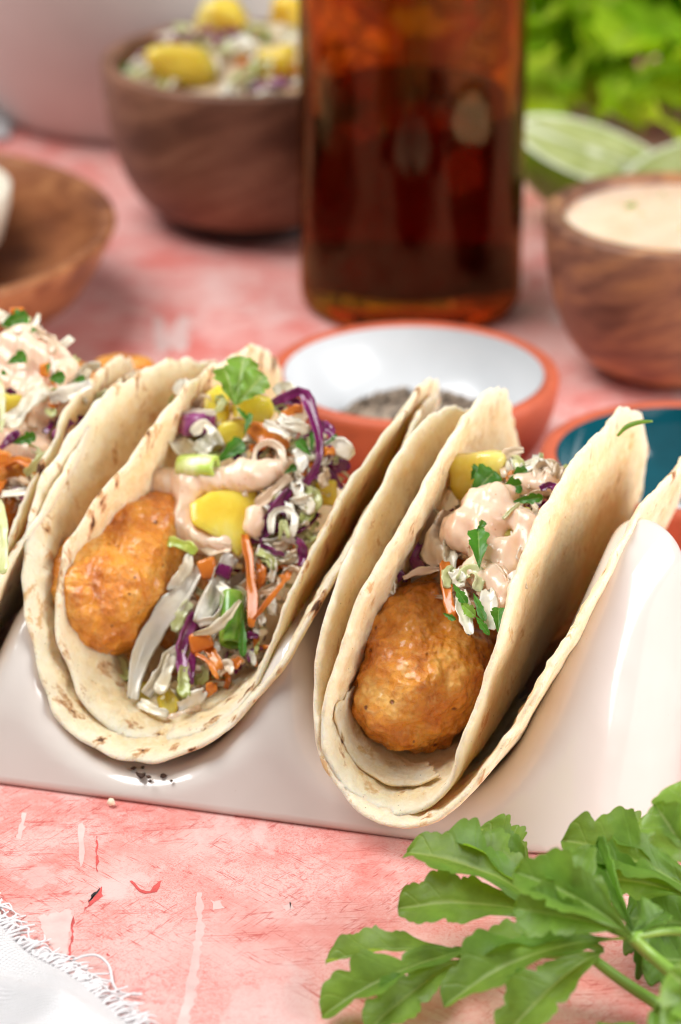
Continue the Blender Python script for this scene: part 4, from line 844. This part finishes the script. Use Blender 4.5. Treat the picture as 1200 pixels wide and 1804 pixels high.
# ------------------------------------------------------------------ bowls
def rounded(pts, n=5):
    """round the corners of a lathe profile"""
    P = [np.array(p, float) for p in pts]; out = [P[0]]
    for i in range(1, len(P) - 1):
        a = P[i] + (P[i - 1] - P[i]) * min(0.45, 0.12 / max(np.linalg.norm(P[i - 1] - P[i]), .01)); b = P[i] + (P[i + 1] - P[i]) * min(0.45, 0.12 / max(np.linalg.norm(P[i + 1] - P[i]), .01))
        for t in np.linspace(0, 1, n): out.append((1 - t) ** 2 * a + 2 * t * (1 - t) * P[i] + t * t * b)
    out.append(P[-1]); return [tuple(p) for p in out]
def bowl_profile(R, h, foot, wall=0.45, foot_h=0.4, belly=0.62, n=14):
    o = []
    for i in range(n + 1):
        t = i / n; a = t * math.pi / 2; o.append((foot + (R - foot) * math.sin(a) ** belly, foot_h + (h - foot_h) * (1 - math.cos(a)) ** 0.92))
    inn = [(max(0.02, (p[0] - wall)), max(p[1] + wall * (1 - (p[1] - foot_h) / (h - foot_h)), foot_h + 0.35)) for p in o][::-1]
    o[-1] = (R, h - 0.12); top = [(R - 0.03, h - 0.04), (R - 0.14, h), (R - wall + 0.12, h), (R - wall + 0.02, h - 0.05)]
    return o, top, inn[1:]
def pieces_on_mound(parent, c, R, h, n, seed, big=1.0):
    """slaw heaped in a bowl: a mound of separate pieces"""
    rng = random.Random(seed)
    def mound(x, y): d = min(1.0, math.hypot(x, y) / R); return h * (1 - d ** 2.2)
    base, F = [], []
    nr, na = 10, 40
    for i in range(nr + 1):
        for j in range(na):
            rr = R * i / nr; a = 2 * math.pi * j / na; p = np.array([rr * math.cos(a), rr * math.sin(a), 0]); base.append(c + p + np.array([0, 0, mound(p[0], p[1]) - 0.25 + 0.12 * nz(p, 1.2, seed)]))
    for i in range(nr):
        for j in range(na): F.append([i * na + j, (i + 1) * na + j, (i + 1) * na + (j + 1) % na, i * na + (j + 1) % na])
    mk('dressed_cabbage_base', base, F, MT['cabs'], parent)
    for k in range(n):
        a = rng.uniform(0, 6.28); d = R * math.sqrt(rng.random()) * 0.96; x, y = d * math.cos(a), d * math.sin(a); z = mound(x, y)
        mat = rng.choices(['cab', 'cabg', 'pur', 'carrot', 'pars'], [8, 4, 1.2, 1.2, 2.0])[0]
        nm = {'cab': 'cabbage_shred', 'cabg': 'cabbage_shred', 'pur': 'purple_cabbage_shred', 'carrot': 'carrot_shred', 'pars': 'parsley_leaf'}[mat]
        an = rng.uniform(0, 6.28); L = rng.uniform(0.5, 1.2); dd = np.array([math.cos(an), math.sin(an), rng.uniform(-0.4, 0.5)]) * L / 2; p = c + np.array([x, y, z + rng.uniform(-0.08, 0.12)])
        if mat == 'pars':
            V, Fq, vn = leaf_mesh(p - dd * 0.6, p + dd * 0.6, np.array([0.1, -0.5, 1]), 0.6, 0.4, 0.3, 2, 0, k, 10, 3); mk(nm, V, Fq, MT[mat], parent, True, origin=p, attrs={'vein': vn}); continue
        V, Fq = tube([p - dd, p + np.array([0, 0, rng.uniform(0.05, 0.25)]), p + dd], [0.06, rng.uniform(0.09, 0.17), 0.05], 6, 6); mk(nm, V, Fq, MT[mat], parent, True, origin=p)

def chunk_world(parent, p, size, mat, name, seed):
    bm = bmesh.new(); bmesh.ops.create_cube(bm, size=2.0); bmesh.ops.subdivide_edges(bm, edges=bm.edges[:], cuts=4, use_grid_fill=True); V = []
    for v in bm.verts:
        q = np.array(v.co); q = q / ((np.abs(q) ** 4).sum() ** 0.25); q = q * (1 + 0.45 * nz(q, 0.8, seed)); a = seed
        q = np.array([q[0] * math.cos(a) - q[1] * math.sin(a), q[0] * math.sin(a) + q[1] * math.cos(a), q[2]]); V.append(p + q * size)
    F = [[x.index for x in f.verts] for f in bm.faces]; bm.free(); mk(name, V, F, MT[mat], parent, True, origin=p)

def build_bowls():
    # wooden bowl of slaw
    f = at_z(442, 432); c = np.array([f[0], f[1] + 2.55, 0]); R, h = 4.4, 4.95
    t = empty('wooden_bowl', c, 'deep dark brown wooden bowl filled with mango slaw, left of the bottle', 'bowl')
    o, top, inn = bowl_profile(R, h, 2.45, 0.42, 0.45, 0.75)
    V, F = lathe([(2.45, 0.45)] + o + top + inn + [(0, 0.9)], c, 80); mk('bowl_body', V, F, MT['wood1'], t)
    V, F = lathe(rounded([(0, 0.0), (2.4, 0.0), (2.5, 0.1), (2.42, 0.5), (0, 0.5)]), c, 64); mk('foot', V, F, MT['woodfoot'], t)
    sl = empty('mango_slaw', c + [0, 0, 4.2], 'mango and cabbage slaw heaped in the deep wooden bowl', 'slaw')
    pieces_on_mound(sl, c + np.array([0, 0, 4.35]), 3.9, 1.15, 150, 5)
    for i, (px, py, y, s_) in enumerate(((316, 112, -2.0, (.95, .5, .52)), (392, 26, 0.5, (.65, .45, .42)), (492, 108, -2.0, (.5, .45, .38)), (505, 20, 0.5, (.5, .5, .4)))):
        chunk_world(sl, at_y(px, py, c[1] + y), np.array(s_), 'mango', 'mango_chunk', 1.3 * i)
    for i, (px, py, y) in enumerate(((455, 158, -3.2), (492, 152, -3.2))):
        p = at_y(px, py, c[1] + y); V, F = tube([p + [-.4, 0, -.05], p + [0, 0, .1], p + [.4, 0, 0]], [.05, .17, .06], 7, 6); mk('purple_cabbage_shred', V, F, MT['pur'], sl, True, origin=p)
    # wooden bowl of sauce
    c = np.array([8.68, 70.6, 0]); R, h = 3.5, 4.35
    t = empty('wooden_bowl', c, 'small rustic wooden bowl full of creamy sauce, at the right edge', 'bowl')
    o, top, inn = bowl_profile(R, h, 1.55, 0.5, 0.3, 0.72)
    V, F = lathe([(0, 0.0), (1.4, 0.0), (1.5, 0.05), (1.55, 0.3)] + o + top + inn + [(0, 0.8)], c, 80, 0.012, 3); mk('bowl_body', V, F, MT['wood2'], t)
    sl = empty('creamy_sauce', c + [0, 0, 3.9], 'pale orange creamy sauce filling the small wooden bowl', 'sauce')
    V, F = lathe([(R - 0.35, 3.2), (R - 0.40, 4.06), (R - 0.46, 4.12), (R - 0.7, 4.10), (1.5, 4.13), (0, 4.12)], c, 64); mk('sauce_surface', V, F, MT['sauce'], sl)
    for i, (px, py, w) in enumerate(((1098, 366, .34), (1162, 345, .16), (1126, 380, .14), (1196, 405, .2))):
        p = at_z(px, py, 4.15); V, F, vn = leaf_mesh(p, p + np.array([w * 1.3, 0.12, 0.03]), np.array([0, 0, 1.0]), w, 0.2, 0.3, 2, 0, i, 10, 3); mk('parsley_fleck', V, F, MT['pars_l'], sl, True, origin=p, attrs={'vein': vn})
    # terracotta pinch bowls
    def pinch(c, R, h, inside, label, name='pinch_bowl', floor=None):
        t = empty(name, c, label, 'bowl'); w = 0.36; foot = R * 0.55
        out = [(0, 0.0), (foot, 0.0), (foot + 0.12, 0.05)] + [(foot + 0.12 + (R - foot - 0.12) * math.sin(a) ** 0.85, 0.05 + (h - 0.05) * (1 - math.cos(a)) ** 0.8) for a in np.linspace(0.15, math.pi / 2, 12)]
        out[-1] = (R, h - 0.16); rim_ = [(R - 0.03, h - 0.05), (R - 0.11, h), (R - w + 0.08, h), (R - w, h - 0.06)]
        ri = R - w; inn = [(ri * math.cos(a) ** 0.62 if a < 1.57 else 0, h - 0.06 - (h - 0.42) * math.sin(a) ** 1.1) for a in np.linspace(0, math.pi / 2, 14)]
        V, F = lathe(out + rim_ + inn[:2], c, 96); mk('clay_body', V, F, MT['terra'], t)
        gl = [(p[0] - 0.012, p[1] + 0.012) for p in inn]; gl[-1] = (0, gl[-1][1])
        V, F = lathe(gl, c, 96); mk('glazed_inside', V, F, MT[inside], t)
        if floor:
            V, F = lathe([(gl[-4][0], gl[-4][1] + 0.02), (gl[-3][0], gl[-3][1] + 0.02), (gl[-2][0], gl[-2][1] + 0.02), (0, gl[-1][1] + 0.02)], c, 72); mk('floor_disc', V, F, MT[floor], t)  # white disc set just above the bottom of the inside
        return t, gl
    c = at_z(729, 652, 2.45); c = np.array([c[0], c[1], 0]); t, gl = pinch(c, 3.46, 2.45, 'wglaze', 'terracotta pinch bowl with white glazed inside and ground pepper')
    # ground pepper: a loose heap of grains
    rng = random.Random(8); V, F = [], []; n = 2600
    for k in range(n):
        a = rng.uniform(0, 6.28); d = 2.15 * math.sqrt(rng.random()); hh = 1.45 * max(0, 1 - d / 2.2) ** 0.5 * (0.85 + 0.2 * math.sin(3 * a)) + 0.03
        p = c + np.array([0.1 + d * math.cos(a), 0.25 + d * math.sin(a), 0.42 + hh * rng.uniform(0.75, 1.0)]); s_ = rng.uniform(0.03, 0.11); b = len(V)
        for q in ((1, 0, 0), (-1, 0, 0), (0, 1, 0), (0, -1, 0), (0, 0, 1), (0, 0, -1)): V.append(p + np.array(q) * s_ * rng.uniform(0.6, 1.3) + np.array([rng.uniform(-.01, .01)] * 3))
        for q in ((0, 2, 4), (2, 1, 4), (1, 3, 4), (3, 0, 4), (2, 0, 5), (1, 2, 5), (3, 1, 5), (0, 3, 5)): F.append([b + i for i in q])
    b = len(V)
    for i in range(12):
        for j in range(24):
            d = 2.15 * i / 11; a = 2 * math.pi * j / 24; V.append(c + np.array([0.1 + d * math.cos(a), 0.25 + d * math.sin(a), 0.40 + 1.25 * max(0, 1 - d / 2.2) ** 0.5]))
    for i in range(11):
        for j in range(24): F.append([b + i * 24 + j, b + (i + 1) * 24 + j, b + (i + 1) * 24 + (j + 1) % 24, b + i * 24 + (j + 1) % 24])
    tag(mk('ground_pepper', V, F, MT['pepper'], None, False, origin=c + [0, 0, .4]), 'coarse ground black pepper heaped in the white glazed pinch bowl', 'pepper', kind='stuff')
    c = at_z(1212, 800, 2.4); c = np.array([c[0], c[1], 0]); pinch(c, 3.28, 2.4, 'teal', 'terracotta pinch bowl with teal glazed inside behind the nearest taco', floor='wglaze')
    # shallow wooden dish at the left edge, with a small cream cup in it
    c = at_z(-285, 392, 2.9); c = np.array([c[0], c[1], 0]); R, h = 7.45, 2.3
    t = empty('wooden_dish', c, 'wide shallow reddish brown wooden dish cut by the left edge', 'dish')
    V, F = lathe([(0, 0), (4.6, 0), (4.8, 0.1), (5.6, 0.45), (6.5, 1.15), (7.0, 1.9), (7.32, 2.6), (7.42, 2.8), (7.40, 2.88), (7.28, 2.92), (7.12, 2.90), (7.0, 2.8), (6.7, 2.0), (6.1, 1.25), (5.2, 0.8), (4.2, 0.6), (2, 0.55), (0, 0.55)], c, 110); mk('dish_body', V, F, MT['wood3'], t)
    e = at_z(20, 375, 2.3); c2 = np.array([e[0] - 3.4, e[1] + .1, 0.58])
    V, F = lathe([(0, 0), (2.0, 0), (2.6, 0.25), (3.1, 1.0), (3.35, 1.9), (3.4, 2.4), (3.32, 2.46), (3.22, 2.4), (3.0, 1.2), (2.2, 0.4), (0, 0.3)], c2, 72)
    tag(mk('cream_cup', V, F, MT['cream'], None, True, origin=c2), 'small cream coloured cup standing in the wooden dish at left', 'cup')
    # big pale bowl at the back
    f = at_z(250, 262); c = np.array([f[0], f[1] + 5.2, 0])
    V, F = lathe([(0, 0), (4.9, 0), (5.15, 0.08), (5.6, 0.6), (6.6, 2.2), (7.5, 4.5), (8.1, 7.5), (8.4, 10.8), (8.3, 11.0), (8.15, 10.8), (7.8, 7.5), (7.2, 4.6), (6.2, 2.4), (5.0, 0.9), (0, 0.6)], c, 96)
    tag(mk('mixing_bowl', V, F, MT['white'], None, True, origin=c), 'large pale ceramic bowl blurred behind the bowl of slaw', 'bowl')
    # folded pale cloth left of it
    V, F = [], []
    c = at_z(-20, 252)
    for i in range(25):
        for j in range(25):
            x, y = -9 + 9.6 * i / 24, 12 * j / 24; p = np.array([c[0] + x, c[1] + y, 0]); zz = 0.15 + 1.3 * min(1, j / 4) * min(1, (24 - i) / 4) * (0.75 + 0.25 * nz(p, 0.35, 3)) + 0.15 * nz(p, 0.9, 5); V.append((p[0], p[1], max(0.02, zz)))
    for i in range(24):
        for j in range(24): F.append([i * 25 + j, (i + 1) * 25 + j, (i + 1) * 25 + j + 1, i * 25 + j + 1])
    tag(mk('folded_towel', V, F, MT['cloth'], None, True, origin=c), 'white folded towel far back at the left edge', 'towel')
build_bowls()

# ------------------------------------------------------------------ limes and the far parsley bunch
def lime_wedge(center, yaw, tilt, roll, a0, a1, label, R=2.35, stretch=1.28):
    """wedge of a lime between two cut half-planes at angles a0, a1 around its long axis"""
    t = empty('lime_wedge', center, label, 'lime', 'lime wedges')
    from mathutils import Euler
    M = np.array(Euler((roll, tilt, yaw)).to_matrix())
    def tr(p): return center + M @ np.array(p)
    def sph(th, ph, r):  # th along the axis 0..pi, ph around it
        return np.array([-math.cos(th) * r * stretch * (1 + 0.05 * abs(math.cos(th)) ** 6), math.sin(th) * r * math.cos(ph), math.sin(th) * r * math.sin(ph)])
    n, k = 26, 20
    V, F = [], []
    for i in range(n + 1):
        for j in range(k + 1): V.append(tr(sph(math.pi * i / n, a0 + (a1 - a0) * j / k, R)))
    for i in range(n):
        for j in range(k): F.append([i * (k + 1) + j, (i + 1) * (k + 1) + j, (i + 1) * (k + 1) + j + 1, i * (k + 1) + j + 1])
    mk('peel', V, F, MT['limepeel'], t)
    for sgn, a in ((1, a0), (-1, a1)):
        nrm = sgn * np.array([0, math.sin(a), -math.cos(a)])
        V = [tr((0, 0, 0))] + [tr(sph(math.pi * i / n, a, R * 0.998)) for i in range(n + 1)]
        mk('cut_face', V, [[0, i + 1, i + 2] if sgn > 0 else [0, i + 2, i + 1] for i in range(n)] , MT['limepith'], t, False)
        V, F = [], []; m_ = 8
        for i in range(n + 1):
            th = 0.16 + (math.pi - 0.32) * i / n
            for q in range(m_ + 1): p = sph(th, a, R * (0.12 + 0.76 * q / m_)) + nrm * (0.02 + 0.05 * math.sin(math.pi * q / m_) * math.sin(th)); V.append(tr(p))
        for i in range(n):
            for q in range(m_): f = [i * (m_ + 1) + q, (i + 1) * (m_ + 1) + q, (i + 1) * (m_ + 1) + q + 1, i * (m_ + 1) + q + 1]; F.append(f)
        mk('pulp', V, F, MT['limepulp'], t)
    return t
def build_back_greens():
    p = at_y(1048, 268, 82.5)
    lime_wedge(p, math.radians(-12), math.radians(17), math.radians(6), math.radians(180), math.radians(360), 'lime half leaning with its cut face up, beside the bottle', 2.0, 1.25)
    p = at_y(1250, 296, 80.5)
    lime_wedge(p, math.radians(20), math.radians(-10), math.radians(4), math.radians(180), math.radians(360), 'lime half mostly hidden behind the small bowl of sauce', 2.2, 1.2)
    # bunch of parsley
    rng = random.Random(12); c = np.array([9.8, 93.0, 0])
    t = empty('parsley_bunch', c, 'bushy bunch of green parsley blurred in the far right background', 'parsley')
    stems = []
    for k in range(16):
        a = rng.uniform(0, 6.28); b = c + np.array([6 + rng.uniform(-1, 1), 4 + rng.uniform(-1, 1), 0.6 + rng.uniform(0, 0.8)]); e = c + np.array([rng.uniform(-5, 6), rng.uniform(-3.0, 4), rng.uniform(2.5, 9)])
        V, F = tube([b, (b + e) / 2 + np.array([0, 0, 0.6]), e], [0.16, 0.12, 0.07], 8, 6); mk('stem', V, F, MT['stem'], t, True, origin=b)
    meshes = []
    for q in range(6):
        V, F, vn = leaf_mesh(np.zeros(3), np.array([0, 3.0, 0.3]), np.array([0, 0, 1.0]), 2.6, 0.25, 0.35, 2.6, 0, q * 3.1, 16, 4); V = V + c; me = mk('leaflet', V, F, MT['pars_b'], t, True, attrs={'vein': vn}); meshes.append(me)
    for k in range(290):
        p = c + np.array([rng.gauss(0.8, 3.6), rng.uniform(-4.2, 0.5), 0]); top = 9.5 * (1 - 0.35 * abs((p[0] - c[0]) / 9) ** 2); p[2] = rng.uniform(0.4, top)
        o = meshes[k % 6] if k < 6 else meshes[k % 6].copy()
        if k >= 6: COL.objects.link(o); o.parent = t
        o.location = Vector((p - c).tolist()) * S; o.rotation_euler = (rng.uniform(-0.2, 1.3), rng.uniform(-0.7, 0.7), rng.uniform(-2.6, 2.6)); s_ = rng.uniform(0.8, 1.35); o.scale = (s_, s_, s_)
build_back_greens()

# ------------------------------------------------------------------ parsley in front
def build_sprig():
    t = empty('parsley_sprig', at_z(1110, 1700), 'fresh flat parsley sprig lying in front of the holder, bottom right', 'parsley')
    def lf(b, tp, zb, zt, w, fold, curl, lobes, roll, seed, mat='pars_f', droop=0.0, face=(0, -0.35, 1.0)):
        B = at_z(b[0], b[1], zb); T = at_z(tp[0], tp[1], zt)
        V, F, vn = leaf_mesh(B, T, unit(np.array(face, float)), w, fold, curl, lobes, roll, seed, 60, 9, 0, droop); o = mk('leaflet', V, F, MT[mat], t, True, origin=B, attrs={'vein': vn})
        md = o.modifiers.new('thickness', 'SOLIDIFY'); md.thickness = 0.0003; md.offset = 0; return o
    def lf3(b, tp, zb, zt, w, fold, curl, lobes, roll, seed, mat='pars_f'):
        B = at_z(b[0], b[1], zb); T = at_z(tp[0], tp[1], zt); up = unit(np.array([0, -0.35, 1.0])); ax = T - B; sd = np.cross(up, unit(ax)); L = np.linalg.norm(ax); rg = random.Random(seed)
        for k, (an, ln, ww, dz) in enumerate(((0.0, 1.0, 0.66, 0.06), (0.38, 0.80, 0.54, 0.0), (-0.42, 0.74, 0.54, 0.02))):
            an += rg.uniform(-0.08, 0.08); d = unit(ax) * math.cos(an) + sd * math.sin(an); b0 = B + unit(ax) * L * 0.10 * (k > 0) + np.array([0, 0, dz]); t0 = b0 + d * L * ln * (1 if k == 0 else rg.uniform(0.92, 1.08)) + np.array([0, 0, 0.12 * (k > 0) * rg.uniform(-1, 1)])
            V, F, vn = leaf_mesh(b0, t0, up, w * ww, fold * rg.uniform(0.6, 1.1), curl, lobes * 0.98, roll + 0.25 * (k == 1) - 0.25 * (k == 2), seed + k * 1.7, 56, 8, 0, 0.0, 0.42); o = mk('leaflet', V, F, MT[mat], t, True, origin=b0, attrs={'vein': vn})
    def st(pts, r=(0.10, 0.09)):
        V, F = tube([at_z(*q) for q in pts], list(r), 14, 8); mk('stem', V, F, MT['stem'], t, True)
    node = (1112, 1650)
    st([(1112, 1650, 1.7), (1150, 1685, 1.3), (1230, 1750, 0.9)], (0.10, 0.13)); st([(1040, 1685, 1.0), (1085, 1720, 0.7), (1145, 1760, 0.4), (1260, 1830, 0.3)], (0.09, 0.13)); st([(1000, 1602, 1.3), (1060, 1630, 1.5), (1112, 1650, 1.6)], (0.05, 0.08)); st([(800, 1672, 0.6), (920, 1680, 0.8), (1040, 1685, 1.0)], (0.05, 0.08)); st([(1112, 1650, 1.7), (1180, 1640, 1.6), (1260, 1650, 1.5)], (0.07, 0.09))
    lf3((985, 1625), (668, 1486), 1.1, 1.7, 2.5, 0.55, 0.3, 2.6, -0.15, 3.0)
    lf3((940, 1560), (830, 1452), 0.6, 1.8, 1.7, 0.3, 0.2, 2.2, 0.2, 8.0)
    lf3((1112, 1652), (872, 1520), 1.7, 2.6, 2.1, 0.55, 0.34, 2.4, 0.25, 11.0)
    lf((1118, 1645), (1040, 1462), 1.6, 2.2, 0.9, 0.9, 0.15, 2.0, 0.5, 14.0)
    lf((1112, 1655), (1180, 1600), 1.6, 1.9, 0.8, 0.6, 0.2, 1.6, 0.0, 15.0)
    lf3((1240, 1590), (952, 1462), 1.0, 2.2, 2.6, 0.45, 0.25, 2.6, 0.0, 17.0)
    lf3((1100, 1660), (735, 1800), 1.2, 0.5, 2.3, 0.5, 0.34, 2.6, -0.2, 21.0)
    lf3((850, 1675), (515, 1800), 0.7, 0.15, 1.9, 0.55, 0.25, 2.8, -0.1, 27.0)
    lf((1260, 1640), (1080, 1615), 0.5, 0.6, 2.6, 0.2, 0.2, 2.0, 0.2, 31.0); lf((1270, 1700), (1110, 1690), 0.3, 0.5, 1.6, 0.2, 0.2, 2.0, 0.1, 32.0)
    t2 = empty('parsley_sprig', at_z(1230, 1500), 'parsley leaf tips entering at the right edge beside the holder', 'parsley'); t = t2
    lf3((1245, 1560), (1188, 1352), 2.0, 3.6, 1.9, 0.4, 0.2, 2.4, 0.5, 41.0, 'pars_l')
    st([(1245, 1560, 2.0), (1280, 1600, 1.2), (1330, 1640, 0.3)], (0.06, 0.10))
    t3 = empty('parsley_sprig', at_z(1240, 1790), 'pale parsley leaf at the bottom right corner', 'parsley'); t = t3
    lf3((1290, 1830), (1160, 1700), 1.6, 2.6, 2.0, 0.45, 0.2, 2.4, 0.4, 47.0, 'pars_l'); lf((1270, 1850), (1130, 1770), 1.2, 2.0, 1.8, 0.4, 0.2, 2.4, 0.3, 49.0, 'pars_l')
    st([(1290, 1830, 1.6), (1330, 1850, 0.8), (1380, 1870, 0.2)], (0.06, 0.10)); lf((1090, 1860), (1080, 1795), 0.8, 1.0, 0.8, 0.3, 0.2, 2.0, 0.0, 50.0)
build_sprig()

# ------------------------------------------------------------------ napkin
def build_napkin():
    e0 = at_z(-40, 1500); e1 = at_z(95, 1655); e2 = at_z(200, 1722); e3 = at_z(345, 1830)
    off = at_z(40, 1640) - at_z(0, 1600); e0, e1, e2, e3 = [e - np.array([0.62, 0.2, 0]) for e in (e0, e1, e2, e3)]
    edge = smooth_path([at_z(-260, 1420), at_z(-130, 1480), e0 * [1, 1, 0] + [0, 0, 0], e1, e2, e3, at_z(520, 1900), at_z(700, 1960)], 120)
    V, F = [], []; nj = 46
    inward = unit(np.array([-0.72, -0.70, 0]))
    for i in range(120):
        for j in range(nj):
            d = 14 * (j / (nj - 1)) ** 1.4; p = edge[i] + inward * d
            lift = 0.12 + 1.15 * (1 - math.exp(-d / 1.1)) * (0.75 + 0.35 * nz(p, 0.22, 2)) + 0.34 * math.sin(1.5 * (p[0] - p[1] * 0.5) + 2.2 * nz(p, 0.3, 7)) * min(1, d / 1.5) + 0.12 * math.sin(3.1 * (p[0] * 0.7 + p[1]) + 2.0 * nz(p, 0.5, 9)) * min(1, d / 1.0) + 0.06 * nz(p, 1.4, 4) * min(1, d)
            V.append((p[0], p[1], max(0.03, lift)))
    for i in range(119):
        for j in range(nj - 1): F.append([i * nj + j, i * nj + j + 1, (i + 1) * nj + j + 1, (i + 1) * nj + j])
    o = mk('napkin', V, F, MT['cloth'], None, True, origin=(-6, 38, 0)); tag(o, 'white linen napkin with frayed edge in the bottom left corner', 'napkin')
    md = o.modifiers.new('thickness', 'SOLIDIFY'); md.thickness = 0.0008; md.offset = -1
    rng = random.Random(4); V, F = [], []
    for k in range(300):
        i = rng.randrange(6, 112); p = edge[i] + np.array([0, 0, 0.12]); dr = unit(-inward + np.array([rng.gauss(0, .35), rng.gauss(0, .35), 0])); L = rng.uniform(0.12, 0.5)
        q = [p + inward * 0.15 + [0, 0, .1], p + dr * L * 0.3 + [rng.gauss(0, .06), rng.gauss(0, .06), rng.uniform(-.02, .14)], p + dr * L * 0.7 + [rng.gauss(0, .05), rng.gauss(0, .05), rng.uniform(-.05, .06)], p + dr * L + [rng.gauss(0, .08), rng.gauss(0, .08), rng.uniform(-.1, .0)]]
        v, f = tube(q, [0.026, 0.026, 0.022, 0.015], 9, 5); b = len(V); V.extend(v); F.extend([[b + x for x in g] for g in f])
    fr = mk('frayed_fringe', V, F, MT['thread'], o, True); fr['kind'] = 'stuff'
    V, F = tube([at_z(128, 1692, 0.15), at_z(150, 1684, 0.2), at_z(172, 1684, 0.22), at_z(192, 1702, 0.12), at_z(200, 1735, 0.06), at_z(216, 1750, 0.05), at_z(250, 1752, 0.1)], 0.026, 30, 6); mk('loose_thread', V, F, MT['thread'], o, True)
build_napkin()
